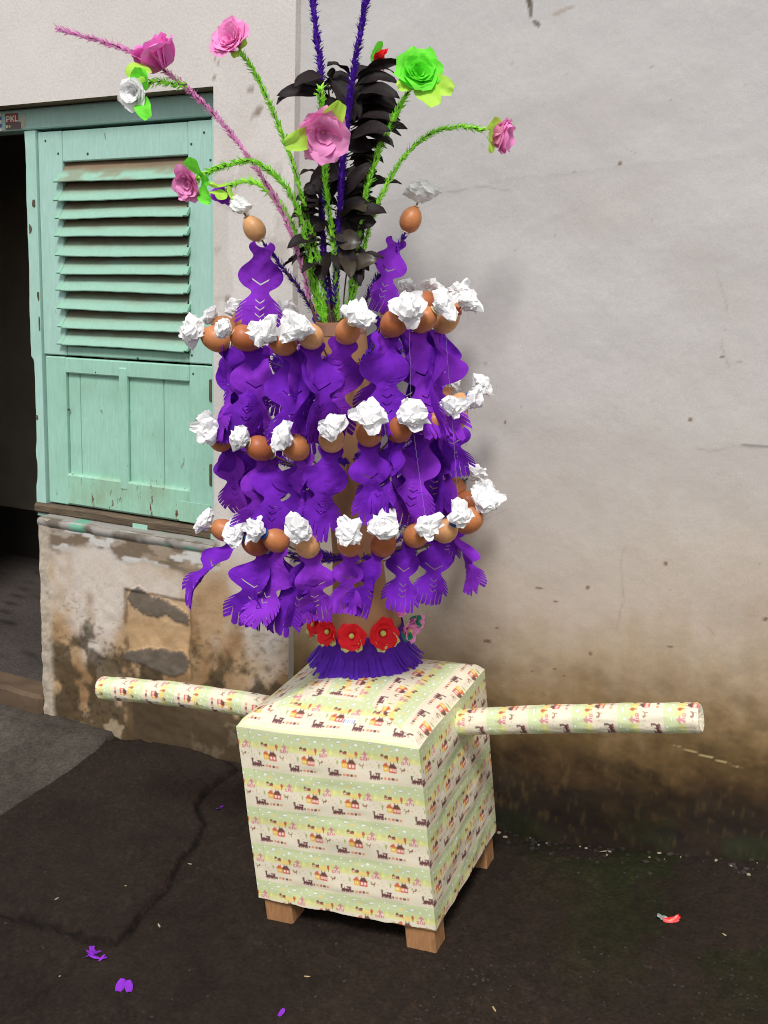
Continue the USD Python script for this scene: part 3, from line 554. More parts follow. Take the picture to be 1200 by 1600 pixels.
# ------------------------------------------------------------------ printed wrapping paper: one repeat drawn as flat shapes
TU, TV = 0.0965, 0.0965
NT = 200
def draw_tile():
    u, w = np.meshgrid((np.arange(NT) + .5) / NT, (np.arange(NT) + .5) / NT, indexing='ij')       # w runs downwards
    c = np.zeros((NT, NT, 3)); cream, mint = np.array(lin(230, 220, 196)), np.array(lin(203, 214, 164))
    c[:] = cream
    def put(mask, col, k=1.0): c[mask] = c[mask] * (1 - k) + np.array(lin(*col)) * k
    c[w < .44] = mint
    put((w > .30 + .03 * np.sin(u * 12.6)) & (w < .45), (226, 222, 150), .8)
    def poly(pts, col):
        for du in (-1, 0, 1): put(shapely.contains_xy(Polygon([(x + du, y) for x, y in pts]), u, w), col)
    def disc(x, y, rx, ry, col, k=1.0):
        for du in (-1, 0, 1): put(((u - x - du) / rx) ** 2 + ((w - y) / ry) ** 2 < 1, col, k)
    def rect(x0, x1, y0, y1, col): poly([(x0, y0), (x1, y0), (x1, y1), (x0, y1)], col)
    for x, y, s in ((.08, .06, .035), (.32, .10, .05), (.55, .05, .03), (.74, .13, .05), (.93, .17, .03), (.15, .19, .03), (.60, .19, .03)):   # clouds
        disc(x, y, s * 1.25, s * .75, (170, 178, 150)); disc(x, y, s, s * .52, (250, 250, 246))
    disc(.46, .16, .045, .045, (236, 206, 130), .8)
    for x in (.05, .22, .36, .62, .83): disc(x, .32, .06, .055, (198, 204, 120), .55)                                               # hills and trees
    for x in (.10, .52, .95): poly([(x - .03, .40), (x, .26), (x + .03, .40)], (236, 234, 140))
    disc(.60, .40, .12, .06, (238, 206, 120), .9)
    rect(.33, .42, .32, .38, (190, 110, 80)); poly([(.315, .33), (.36, .26), (.42, .33)], (104, 62, 48)); rect(.42, .50, .34, .385, (176, 96, 72)); poly([(.41, .345), (.44, .30), (.50, .30), (.51, .345)], (96, 56, 44))
    rect(.35, .375, .335, .365, (244, 232, 214)); rect(.385, .405, .335, .365, (244, 232, 214))
    disc(.73, .34, .036, .055, (190, 88, 52)); rect(.722, .738, .38, .45, (120, 64, 44))
    rect(.82, 1.02, .40, .475, (206, 110, 100)); rect(.88, 1.00, .32, .47, (236, 214, 206)); poly([(.86, .35), (.94, .25), (1.02, .35)], (196, 140, 140)); disc(.94, .37, .026, .034, (206, 120, 120)); rect(.90, .925, .40, .46, (190, 96, 90)); rect(.955, .98, .40, .46, (190, 96, 90)); rect(.84, .865, .42, .45, (246, 230, 224))
    rect(.36, .50, .57, .70, (232, 180, 74)); poly([(.34, .58), (.42, .48), (.52, .58)], (206, 92, 44)); rect(.45, .47, .47, .53, (206, 92, 44)); rect(.39, .42, .61, .66, (250, 230, 160)); rect(.435, .465, .61, .66, (250, 230, 160))
    rect(.50, .69, .585, .71, (208, 96, 84)); poly([(.49, .59), (.55, .49), (.64, .49), (.71, .59)], (98, 48, 40)); rect(.545, .565, .45, .52, (98, 48, 40)); rect(.62, .64, .46, .52, (98, 48, 40)); rect(.53, .58, .61, .67, (250, 238, 226)); rect(.61, .66, .61, .67, (250, 238, 226)); rect(.548, .556, .61, .67, (200, 130, 110)); rect(.632, .640, .61, .67, (200, 130, 110))
    disc(.26, .57, .024, .05, (160, 176, 84)); rect(.255, .265, .61, .65, (120, 100, 60))
    rect(.80, .88, .60, .63, (140, 80, 60)); rect(.87, .90, .56, .61, (140, 80, 60)); rect(.805, .815, .63, .68, (140, 80, 60)); rect(.86, .87, .63, .68, (140, 80, 60)); disc(.79, .58, .02, .025, (150, 150, 80))
    for x, y in ((.05, .55), (.16, .69), (.96, .60), (.10, .62), (.73, .54), (.22, .50)): disc(x, y, .010, .012, (196, 130, 96))
    dk = (92, 34, 52)
    rect(.03, .22, .815, .885, dk); rect(.02, .06, .73, .82, dk); rect(.012, .068, .715, .74, dk); rect(.17, .27, .77, .885, dk); rect(.15, .285, .755, .775, dk); rect(.19, .225, .79, .82, (236, 190, 170)); poly([(.0, .90), (.05, .86), (.05, .90)], dk); rect(.10, .12, .785, .82, dk)
    for x in (.05, .10, .15, .20, .25): disc(x, .895, .022, .026, (120, 60, 64))
    rect(.285, .335, .845, .895, dk)
    for x, col in ((.37, (224, 150, 110)), (.46, (206, 106, 84)), (.55, (90, 52, 60)), (.64, (222, 150, 110))): rect(x, x + .065, .835, .895, col)
    for k in range(20):
        rect(k / 20 + .01, k / 20 + .022, .925, .975, (226, 206, 180))
    rect(0, 1, .938, .946, (228, 208, 182))
    from scipy.ndimage import gaussian_filter
    c = c * .93 + .07 * np.array(lin(228, 222, 196))
    return np.stack([gaussian_filter(c[..., k], .6, mode='wrap') for k in range(3)], -1)
TILE = draw_tile()
def printed(u, w):
    """Colour of the paper at u metres across and w metres down the print."""
    return TILE[(np.floor((u / TU % 1) * NT).astype(int)) % NT, (np.floor((w / TV % 1) * NT).astype(int)) % NT]

bx = thing('wrapped_box', 'square box covered in printed train and house gift wrap, standing on four wooden feet', 'box', BP)
STEP = 0.0019
def dome(x, y):                                  # the lid swells towards the middle; corners are soft
    r = np.maximum(np.abs(x) / (BW / 2), np.abs(y) / (BD / 2)); return 0.052 * (1 - np.clip(r, 0, 1) ** 1.7) - 0.010 * sstep(.90, 1.0, r) ** 2
def slack(p):                                    # nothing about the box is quite straight
    p = np.asarray(p, float); k = np.clip(p[..., 2:] / BH, 0, 1)
    q = np.stack([noise(p * 7 + 3.3 * j, 142 + j) - .5 for j in range(3)], -1) * np.array([.010, .010, .009])
    return p + q * k
def crease(p, seed): return (fbm(p * np.array([9, 9, 16]), 3, seed) - .5)
def side(u0, u1, place, off, name, seed):
    u = np.linspace(u0, u1, int((u1 - u0) / STEP)); w = np.linspace(0, 1, int(BH / STEP))
    U, Wd = np.meshgrid(u, w, indexing='ij'); Pn = place(U, Wd)
    amp = np.sin(np.pi * np.clip((U - u0) / (u1 - u0), 0, 1)) ** .5 * np.clip(Wd * 6, 0, 1)
    nrm = unit(np.cross(Pn[1, 0] - Pn[0, 0], Pn[0, 1] - Pn[0, 0]))
    cr = crease(Pn, seed) * 0.009 + 0.008 * np.abs(noise(Pn * np.array([3, 3, 11]) + 4, seed + 9) - .5)
    Pn = Pn - nrm * (cr * amp)[..., None]
    hem = (1 - Wd) * 0
    Pn[..., 2] += np.where(Wd > .985, 0.004 * (noise(np.stack([U * 40, 0 * U, 0 * U], -1), seed) - .5), 0)
    seam = np.abs(U - (u0 + .03)) < .0012
    cc = printed(U + off, Wd * BH + 0.004 * np.sin(U * 5))
    if name: cc = cc * np.where(seam & (seed == 1), .86, 1)[..., None]
    v, q = sheet(from_box(slack(Pn))); return (v, q), cc.reshape(-1, 3)
hw, hd = BW / 2, BD / 2
def edge_z(x, y): return BH + dome(x, y)
for nm, pl_, u0, u1, off, sdd in (
        ('front_paper', lambda U, Wd: np.stack([U, -hd + 0 * U, (edge_z(U, -hd + 0 * U)) * (1 - Wd)], -1), -hw, hw, .0, 1),
        ('right_paper', lambda U, Wd: np.stack([hw + 0 * U, U, (edge_z(hw + 0 * U, U)) * (1 - Wd)], -1), -hd, hd, .03, 2),
        ('back_paper', lambda U, Wd: np.stack([-U, hd + 0 * U, (edge_z(-U, hd + 0 * U)) * (1 - Wd)], -1), -hw, hw, .02, 3),
        ('left_paper', lambda U, Wd: np.stack([-hw + 0 * U, -U, (edge_z(-hw + 0 * U, -U)) * (1 - Wd)], -1), -hd, hd, .05, 4)):
    g, cc = side(u0, u1, pl_, off, nm, sdd); obj(nm, (g[0], g[1][:, ::-1]), 'printed_paper', bx, paint=cc)
x = np.linspace(-hw, hw, int(BW / STEP)); y = np.linspace(-hd, hd, int(BD / STEP)); X, Y = np.meshgrid(x, y, indexing='ij')
Zt = edge_z(X, Y)
fu, fv = (X + hw), (Y + hd)                      # folded flaps: left and right flaps lie over the front and back ones
slope = 0.72
front = (fv < (hw - np.abs(X)) * 0.62) ; right = (X > 0) & ~front; left = ~front & ~right
cc = printed(Y * -1 + .01, hw - X + .05)
cc[left] = printed(Y + .02, X + hw + .02)[left]
cc[front] = printed(X + .04, hd - Y - .22 + .0)[front]
lip = np.exp(-((fv - (hw - np.abs(X)) * 0.62) / .002) ** 2)
cc = cc * (1 - .10 * lip)[..., None]
Zt = Zt + 0.0035 * (fbm(np.stack([X * 11, Y * 11, 0 * X], -1), 3, 140) - .5) * np.clip((1 - np.maximum(np.abs(X) / hw, np.abs(Y) / hd)) * 9, 0, 1) + .0014 * sstep(-.001, .001, fv - (hw - np.abs(X)) * .62) * np.clip((1 - np.maximum(np.abs(X) / hw, np.abs(Y) / hd)) * 9, 0, 1)
tagx, tagy = .043, -hd + .035                    # a little bar code printed on the paper
bc = (np.abs(X - tagx) < .014) & (np.abs(Y - tagy) < .009)
cc[bc] = lin(240, 240, 238)
cc[bc & (np.abs(((X - tagx) / .005) % 1 - .5) < .25) & (np.abs(Y - tagy) < .006)] = lin(150, 158, 196)
v, q = sheet(from_box(slack(np.stack([X, Y, Zt], -1)))); obj('top_paper', (v, q[:, ::-1] if False else q), 'printed_paper', bx, paint=cc.reshape(-1, 3))
th = .012
for sx_, sy_ in ((0, -1), (1, 0), (0, 1), (-1, 0)):
    if sx_: b_ = rbox(sx_ * (hw - .001) - (th if sx_ > 0 else 0), sx_ * (hw - .001) + (0 if sx_ > 0 else th), -hd + .014, hd - .014, -.004, .012, .002)
    else: b_ = rbox(-hw + .001, hw - .001, sy_ * (hd - .001) - (th if sy_ > 0 else 0), sy_ * (hd - .001) + (0 if sy_ > 0 else th), -.004, .012, .002)
    obj('bottom_rim', (from_box(b_.vertices), b_.faces), 'rim_wood', bx)
for lx_, ly_ in ((-1, -1), (1, -1), (1, 1), (-1, 1)):
    x1 = lx_ * (hw - .008); x0 = x1 - lx_ * .070; y1 = ly_ * (hd - .008); y0 = y1 - ly_ * .058
    bt = from_box(np.array([[(x0 + x1) / 2, (y0 + y1) / 2, 0]]))[0]; gz = float(ground_z(bt[0], bt[1]))
    L = (bt[2] - gz) / BUP[2] + .006
    b_ = rbox(min(x0, x1), max(x0, x1), min(y0, y1), max(y0, y1), -L, .03, .003); obj('foot', (from_box(b_.vertices), b_.faces), 'leg_wood', bx)

# carrying pole in the same paper, run right through the box
def pole_end(px, py, yloc):                      # on the plane through the box at local depth yloc
    return on_plane(px, py, from_box((0, yloc, 0)), BR[:, 1])
PY = 0.02
pa, pb = pole_end(158, 1074, PY - .04), pole_end(1096, 1122, PY + .0)
pl1, pr1 = pole_end(374, 1100, -.03), pole_end(716, 1131, PY)
print('pole', pa, pl1, pr1, pb)
def wrapped_pole(a, b, r0, r1, off, seed):
    n = int(np.linalg.norm(b - a) / STEP); k = 84; t = np.linspace(0, 1, n)[:, None]; th = np.linspace(0, 2 * np.pi, k, endpoint=False)[None]
    e1, e2, d = frame(b - a); L = np.linalg.norm(b - a); r = (r0 + (r1 - r0) * t) * (1 + 0 * th)
    pn = np.stack([np.cos(th) * 1.2 + 0 * t, np.sin(th) * 1.2 + 0 * t, t * L * 9 + 0 * th], -1)
    r = r + .0055 * (fbm(pn * 1.6, 3, seed) - .5) + .0012 * sstep(0, .08, (th - 1.2) % 6.283 * r)   # overlap of the sheet
    cur = np.minimum(t * L, (1 - t) * L); r = r * (1 - .14 * sstep(.007, 0, cur)) + .002 * (noise(pn * 6, seed + 3) - .5) * sstep(.012, 0, cur)
    Pn = a + t[..., None] * (b - a) + (.006 * np.sin(np.pi * t))[..., None] * e2 + r[..., None] * (np.cos(th)[..., None] * e1 + np.sin(th)[..., None] * e2)
    cc = printed(th * r0 + off, L * t + 0 * th + off * .7); v, q = sheet(Pn, True); ca = cc.reshape(-1, 3)
    nv = len(v); vv = [v]; ff = list(np.vstack([q[:, [0, 1, 2]], q[:, [0, 2, 3]]])); cols = [ca]; m = nv
    for end, s in ((0, -1), (n - 1, 1)):         # crumpled paper ends
        ring = np.arange(end * k, end * k + k); c0 = v[ring].mean(0); rv = v[ring]
        for j, fr in enumerate((.62, .25)):
            w_ = c0 + (rv - c0) * fr - s * d * (.004 * (j + 1)) + d * .006 * (noise(rv * 160, seed + j) - .5)[:, None]
            vv.append(w_); cols.append(ca[end * k:end * k + k]); new = np.arange(m, m + k); m += k
            for i in range(k):
                f1, f2 = [ring[i], ring[(i + 1) % k], new[(i + 1) % k]], [ring[i], new[(i + 1) % k], new[i]]
                ff += [f1, f2] if s > 0 else [f1[::-1], f2[::-1]]
            ring = new
        vv.append((c0 - s * d * .008)[None]); cols.append(ca[:1]); 
        for i in range(k): ff.append([ring[i], ring[(i + 1) % k], m] if s > 0 else [ring[(i + 1) % k], ring[i], m])
        m += 1
    return trimesh.Trimesh(np.vstack(vv), np.array(ff), process=False), np.vstack(cols)
cp = thing('carrying_pole', 'carrying pole in train print paper sticking out of the box towards the right', 'pole', pb)
g, cc = wrapped_pole(pr1 - (pb - pr1) * .2, pb, .0275, .0305, .01, 150); obj('paper_sleeve', g, 'printed_paper', cp, paint=cc)
cp2 = thing('carrying_pole', 'carrying pole in train print paper reaching from the box towards the doorway on the left', 'pole', pa)
g, cc = wrapped_pole(pl1 + (pl1 - pa) * .2, pa, .0285, .029, .055, 151); obj('paper_sleeve', g, 'printed_paper', cp2, paint=cc)
hp = pr1 + unit(pr1 - pb) * .012
#@@PART2


# ------------------------------------------------------------------ cardboard tube standing on the box
TB = on_plane(569, 1020, from_box((0, 0, BH + .058)), BUP)                 # middle of its foot
_d = ray(532, 500); _s = ray(532, 500) / np.linalg.norm(ray(532, 500))
_lean = unit(BUP + 0.035 * RT)
best = min(np.linspace(.55, .95, 801), key=lambda L: abs(pix(TB + _lean * L)[1] - 500))
for _ in range(30):                              # lean until the rim stands where it should
    e = pix(TB + _lean * best)[0] - 532; _lean = unit(_lean - RT * e * .0004)
    best = min(np.linspace(.55, .95, 801), key=lambda L: abs(pix(TB + _lean * L)[1] - 500))
AX_, TL = _lean, best
print('tube', TB, AX_, TL, pix(TB), pix(TB + AX_ * TL))
_dep = pix(TB + AX_ * TL)[2]; RTOP = 39.5 / F * _dep; RBOT = 61 / F * pix(TB + AX_ * .03)[2]
def tube_r(s): return np.interp(s, [0, .08, .15, .25, TL], [RBOT * 1.12, RBOT, RTOP * 1.16, RTOP * 1.03, RTOP])
TX = unit(RT - AX_ * (RT @ AX_)); TYv = np.cross(AX_, TX)                 # TYv points away from the viewer
def tub(phi, r, s):                              # phi: 0 towards the viewer, + to the right
    return TB + AX_ * s + r * (np.sin(phi) * TX - np.cos(phi) * TYv)
tb = thing('cardboard_tube', 'tall brown cardboard tube standing on the wrapped box and holding all the decorations', 'tube', TB)
S_, PH = np.meshgrid(np.linspace(-.02, TL, 80), np.linspace(0, 2 * np.pi, 60, endpoint=False), indexing='ij')
R_ = tube_r(S_) + .0015 * (fbm(np.stack([np.cos(PH) * 2, np.sin(PH) * 2, S_ * 14], -1), 3, 160) - .5)
Po = TB + AX_ * S_[..., None] + R_[..., None] * (np.sin(PH)[..., None] * TX - np.cos(PH)[..., None] * TYv)
mo = tri(sheet(Po, True)); Pi_ = TB + AX_ * S_[::-1][..., None] + (R_[::-1] - .004)[..., None] * (np.sin(PH)[..., None] * TX - np.cos(PH)[..., None] * TYv)
n_ = len(mo.vertices); full = np.concatenate([Po, Pi_[:60]], 0)
obj('tube_body', tri((lambda v, q: (v, q[:, ::-1]))(*sheet(full, True))), 'cardboard', tb)
def band(s0, s1, dr, wob_=0.003, seed=0, frac=1.0, ph0=0.0):
    ph = np.linspace(ph0, ph0 + 2 * np.pi * frac, 80); P_ = []
    for k, s in enumerate(np.linspace(s0, s1, 4)):
        ss = s + (wob_ * (noise(np.c_[np.cos(ph) * 6, np.sin(ph) * 6, 0 * ph + k], seed) - .5) if k in (0, 3) else 0 * ph)
        r = tube_r(ss) + dr; P_.append(TB + AX_ * ss[:, None] + (r * np.sin(ph))[:, None] * TX - (r * np.cos(ph))[:, None] * TYv)
    return sheet(np.array(P_))
obj('tape', band(TL - .028, TL - .004, .0012, .004, 161), 'tape', tb)
obj('foam_top', lathe([(0, .004), (RTOP * .7, .003), (RTOP - .005, -.004), (RTOP - .004, -.03)], TB + AX_ * (TL - .012), AX_, 30), 'tube_inside', tb)
# fringed purple skirt round the foot
rs = np.random.default_rng(17); parts = []
for lay in range(2):
    n = 66
    for i in range(n):
        ph = 2 * np.pi * (i + .5 * lay + rs.uniform(-.2, .2)) / n; w = np.pi / n * .92; L = rs.uniform(.78, 1.02); ro = rs.uniform(.98, 1.06)
        P_ = []
        for t in np.linspace(0, 1, 7):
            rr = RBOT * .98 + (.003 * lay) + (.046 * t ** 1.4) * ro * L; s = .052 - .085 * t * L * (1 - .18 * t) + .0
            zs_ = s
            row = []
            for j in (-1, 0, 1):
                a = ph + j * w * (1 - .15 * t) + rs.uniform(-.002, .002) + (.02 * t * math.sin(i * 1.7 + lay))
                row.append(tub(a, rr + (.0012 if j == 0 else 0), zs_))
            P_.append(row)
        parts.append(tri(sheet(np.array(P_))))
obj('fringe_skirt', parts, 'purple_fringe', tb, kind='stuff')
obj('skirt_band', band(.024, .075, .004, .002, 163), 'purple_fringe', tb)

# ------------------------------------------------------------------ paper flowers
def petal(base, ax, out, L, wid, cup, openn, seed, crink=.12, n=7, m=9, tipcurl=0.0, thick=0):
    """One crinkled petal: grows from base along ax, leaning to out by openn (0 upright .. 1 flat)."""
    ax, out = unit(ax), unit(out - ax * (np.dot(out, ax))); sdv = np.cross(ax, out)
    v = np.linspace(0, 1, m)[:, None]; u = np.linspace(-1, 1, n)[None]
    ang = (openn * 1.5) * (.35 + .65 * v) + tipcurl * v ** 3
    dv = 1 / (m - 1); ca = np.cumsum(np.r_[np.zeros((1, 1)), np.cos(ang[1:]) * dv], 0); sa = np.cumsum(np.r_[np.zeros((1, 1)), np.sin(ang[1:]) * dv], 0)
    wprof = wid * (np.sin(np.pi * np.clip(.16 + .70 * v, 0, 1)) ** .8) * (1 - .06 * u ** 2)
    Pp = L * ca[..., None] * ax + L * sa[..., None] * out + (u * wprof)[..., None] * sdv
    Pp = Pp - (cup * wprof * u ** 2)[..., None] * (out * np.cos(ang)[..., None] - ax * np.sin(ang)[..., None])
    q = np.stack([u * 2.2 + 0 * v + seed * 3.1, v * 2.4 + 0 * u + seed, 0 * u * v], -1)
    dn = (fbm(q, 3, seed % 97) - .5) * crink * L * 2 * (.2 + v)
    Pp = Pp + dn[..., None] * (out * np.cos(ang)[..., None] - ax * np.sin(ang)[..., None])
    Pp = Pp + ((noise(q * 2.3, seed % 89) - .5) * crink * L * v ** 2)[..., None] * ax
    return tri(sheet(base + Pp))
def bloom(c, ax, R, rows, seed, crink=.12, loose=0.0):
    """Petal meshes of a rose-like paper flower; rows: (number, length, half width, openness, cup)."""
    rr = np.random.default_rng(seed); a, b, d = frame(ax); out = []
    for k, (n, L, w, o, cup) in enumerate(rows):
        p0 = rr.uniform(0, 6.28)
        for i in range(n):
            ph = p0 + 2 * np.pi * i / n + rr.uniform(-.25, .25); e = math.cos(ph) * a + math.sin(ph) * b
            out.append(petal(c + e * R * .06 * (len(rows) - k) / len(rows), d, e, R * L * rr.uniform(.88 - loose, 1.1 + loose), R * w * rr.uniform(.88 - loose, 1.12), cup, o + rr.uniform(-.1 - loose, .1 + loose), int(rr.integers(1, 9999)), crink, tipcurl=rr.uniform(-.2, .7)))
    return out
TISSUE_ROWS = ([(5, 1.2, .62, .72, .3)], [(4, 1.15, .78, .55, .5), (4, 1.1, .75, 1.0, .3)], [(4, 1.35, .56, .62, .25)], [(5, 1.15, .7, .85, .35)])
def unit_rows(v): return v / np.linalg.norm(v, axis=1, keepdims=True)
def tissue_flower(c, ax, R, seed, flaps=True):
    """A twist of white tissue: crumpled ball with torn, crinkled flaps standing out of it."""
    rr = np.random.default_rng(seed); ax = unit(ax + .3 * rr.normal(size=3)); out = bloom(c - ax * R * .55, ax, R, TISSUE_ROWS[seed % 4] if flaps else [], seed, .20, .20)
    s = trimesh.creation.icosphere(2); p = unit_rows(s.vertices + rr.normal(size=s.vertices.shape) * .10); a, b, d = frame(ax)
    n = .70 + .20 * rr.normal(size=len(p)).clip(-1.3, 1.3) * .55
    for k in range(6):                           # torn points standing out of the twist
        q = unit(rr.normal(size=3) * [1, 1, .5] + [0, 0, .2]); n = n + rr.uniform(.22, .5) * np.exp(rr.uniform(9, 18) * (p @ q - 1))
    n = n - .30 * np.exp(-((p[:, 0] - .1) ** 2 + (p[:, 1] + .05) ** 2) / .06) * (p[:, 2] > 0)
    w = p * n[:, None] * R * .98 * np.array([1, 1, .82]); out.append(trimesh.Trimesh(c + w[:, :1] * a + w[:, 1:2] * b + (w[:, 2:] + R * .05) * d, s.faces, process=False))
    return trimesh.util.concatenate(out)

# crepe flowers stuck round the foot of the tube
def on_tube(px, py, s_guess, extra):
    """Front of the tube under a pixel (a cone a little wider than the tube)."""
    d = ray(px, py); best_, bd = None, 9
    for t in np.linspace(2.0, 3.2, 2400):
        p = EYE + d * t; s = (p - TB) @ AX_; r = np.linalg.norm(p - TB - AX_ * s)
        if r < tube_r(s) + extra: return p, s
        if r - tube_r(s) < bd: bd, best_ = r - tube_r(s), (p, s)
    return best_
ordin = ['first', 'second', 'third', 'fourth', 'fifth', 'sixth', 'seventh', 'eighth', 'ninth', 'tenth', 'eleventh', 'twelfth', 'thirteenth', 'fourteenth', 'fifteenth', 'sixteenth']
REDS = [(497, 974, .020, 'red crepe flower half hidden at the left edge of the tube foot'), (516, 984, .021, 'red crepe flower, second from the left round the tube foot'),
        (551, 990, .0225, 'red crepe flower facing straight out at the middle of the tube foot'), (595, 986, .0245, 'largest red crepe flower, beside the pink one at the tube foot')]
for k, (px, py, R, lab) in enumerate(REDS):
    p, s = on_tube(px, py + 2, .05, .012 + (.006 if k in (1, 3) else 0)); rad = unit(p - TB - AX_ * ((p - TB) @ AX_)); ax = unit(rad + .12 * AX_ + (.25 * unit(EYE - p)))
    R *= 1.62; fl = thing('crepe_flower', lab, 'paper flower', p)
    for i, m_ in enumerate(bloom(p, ax, R, [(5, .92, .62, 1.02, .18), (5, .98, .7, .86, .2), (4, .7, .5, .7, .2)], 300 + k, .13)): obj('petal', m_, 'red_crepe', fl, smooth=60)
    sb = trimesh.creation.icosphere(2, R * .17); sb.vertices = sb.vertices * (1 + .2 * (noise(sb.vertices * 500, k) - .5))[:, None] + p + ax * R * .38
    obj('bud', sb, 'bud', fl)
    for j in (-1, 1):
        e = unit(-AX_ + .55 * j * np.cross(ax, AX_) + .2 * (k % 2)); obj('calyx_leaf', petal(p - ax * .004, ax, e, R * 1.25, R * .42, .35, 1.0, 310 + k * 3 + j, .12), 'pale_calyx', fl, smooth=60)
PKS = [(626, 986, .021, 'pink crepe flower with a yellow bud facing right on the tube foot', (.75, -.2)), (645, 962, .021, 'drooping pink crepe flower with green leaves, rightmost on the tube foot', (1.0, -.35)), (617, 956, .015, 'small pink crepe flower tucked under the purple paper above the tube foot', (.5, .3))]
for k, (px, py, R, lab, (sx_, sz_)) in enumerate(PKS):
    p, s = on_tube(px, py, .06, .012); 
    p = p + TX * (.012, 0, .008)[k]
    if k == 1: p = tub(1.35, RBOT + .030, (p - TB) @ AX_)
    R *= 1.5; ax = unit(unit(EYE - p) * .8 + TX * sx_ + AX_ * sz_); fl = thing('crepe_flower', lab, 'paper flower', p)
    for m_ in bloom(p - ax * .006, ax, R, [(5, 1.05, .5, .62 if k == 0 else .5, .3), (3, .8, .4, .4, .3)], 330 + k, .12): obj('petal', m_, 'pink_paper', fl, smooth=60)
    if k == 0:
        sb = trimesh.creation.icosphere(2, R * .2); sb.vertices += p + ax * R * .4; obj('bud', sb, 'bud', fl)
    for j in range(2 if k < 2 else 0):
        e = unit(-AX_ * (.9, .1)[k] + TX * (.2 + .5 * j, 1)[k] + (.5 * (-AX_ if j else AX_) if k else 0)); obj('leaf', petal(p - ax * .006, unit(EYE - p), e, .036, .0095, .4, .8, 350 + k * 5 + j, .14), 'teal_leaf', fl, smooth=60)

# ------------------------------------------------------------------ eggs on fringed sticks
def cut_outline(seed):
    r = np.random.default_rng(seed); k = r.uniform(.93, 1.08)
    half = np.array([(.013, 0), (.021, .003), (.0255, .012), (.022, .022), (.0165, .031), (.020, .040), (.036, .056), (.0445, .073), (.041, .090), (.027, .105), (.0175, .114), (.0205, .122), (.035, .138), (.0455, .160), (.0475, .182), (.043, .208)])
    half = half * np.array([k, r.uniform(.96, 1.05)]); h = spline(half, 70)
    bot = h[-1, 1]; n = 9; xs = np.linspace(h[-1, 0], -h[-1, 0], 2 * n + 1)
    low = [(x, bot + (.004 if i % 2 else -.0015) + .006 * math.cos(x / .043 * 1.5)) for i, x in enumerate(xs)]
    pts = list(map(tuple, h)) + low[1:-1] + [(-x, y) for x, y in h[::-1]]
    pg = Polygon(pts).buffer(0)
    pg = pg.difference(Point(0, -.001).buffer(.0135))
    def vee(y, w, d, t): return Polygon([(-w, y), (0, y + d), (w, y), (w * .9, y + .0035 + t * .3), (0, y + d + t), (-w * .9, y + .0035 + t * .3)])
    vs = [((.082, .017, .013, .0035), (.086, .024, .016, .003))[seed % 2], (.130, .009, .009, .0022), (.146, .009, .009, .0022), (.162, .009, .009, .0022)]
    for y, w, d, t in vs[(seed % 3 == 1):4 - (seed % 4 == 3)]: pg = pg.difference(vee(y * half[-1, 1] / .208, w, d, t))
    for i in range(7):                           # fringe cut into the hem
        x = h[-1, 0] * (-.84 + .28 * i) + r.uniform(-.002, .002); L = r.uniform(.018, .042); pg = pg.difference(Polygon([(x - .0014, bot + .02), (x + .0014, bot + .02), (x + .0004 + x * -.08, bot - L), (x - .0002 + x * -.08, bot - L)]))
    for sgn in (-1, 1):
        for y in (.150, .160, .170, .180, .190, .200):
            y *= half[-1, 1] / .208; x = np.interp(y, h[:, 1], h[:, 0]); L = r.uniform(.012, .024); pg = pg.difference(Polygon([(sgn * (x + .004), y + .006), (sgn * (x + .004), y + .0025), (sgn * (x - L), y - L * .9)]))
    return pg if pg.geom_type == 'Polygon' else max(pg.geoms, key=lambda g: g.area)
CUTS = []
for k in range(6):
    pg = cut_outline(400 + k); ext = [np.array(pg.exterior.coords)[:-1]] + [np.array(h.coords)[:-1] for h in pg.interiors]
    man = m3.CrossSection(ext, m3.FillRule.EvenOdd).extrude(.0005).refine_to_length(.011); me = man.to_mesh()
    CUTS.append((np.array(me.vert_properties[:, :3], float), np.array(me.tri_verts)))
def cutout(H, down, wdir, seed, scale=1.0):
    r = np.random.default_rng(seed); v, f = CUTS[seed % 6]; v = v.copy() * scale * np.array([1.26 if scale < 1.05 else 1.0, 1, 1])
    down = unit(down); wdir = unit(wdir - down * (wdir @ down)); nrm = np.cross(wdir, down)
    x, y, z = v.T
    fold = r.choice([-1.1, -.5, -.2, .25, .5, .9]) * r.uniform(.7, 1.15); tw = r.uniform(-.7, .7); c1 = r.uniform(-2.2, 2.2); c2 = r.uniform(-.8, .8)
    zz = z + fold * np.sqrt(x * x + .003 ** 2) * sstep(.02, .07, y) + c1 * y * y * .5 + .010 * np.sin(y * 34 + r.uniform(0, 6)) + c2 * x * y * 1.0 + .007 * (noise(np.c_[x * 40, y * 40, 0 * x], seed) - .5) + .004 * (noise(np.c_[x * 110, y * 70, 0 * x], seed + 1) - .5)
    a = tw * y / .2; x2 = x * np.cos(a) - zz * np.sin(a); z2 = x * np.sin(a) + zz * np.cos(a)
    lim = 1 - .06 * np.abs(fold)
    return trimesh.Trimesh(H + x2[:, None] * lim * wdir + y[:, None] * down + z2[:, None] * nrm, f, process=False)
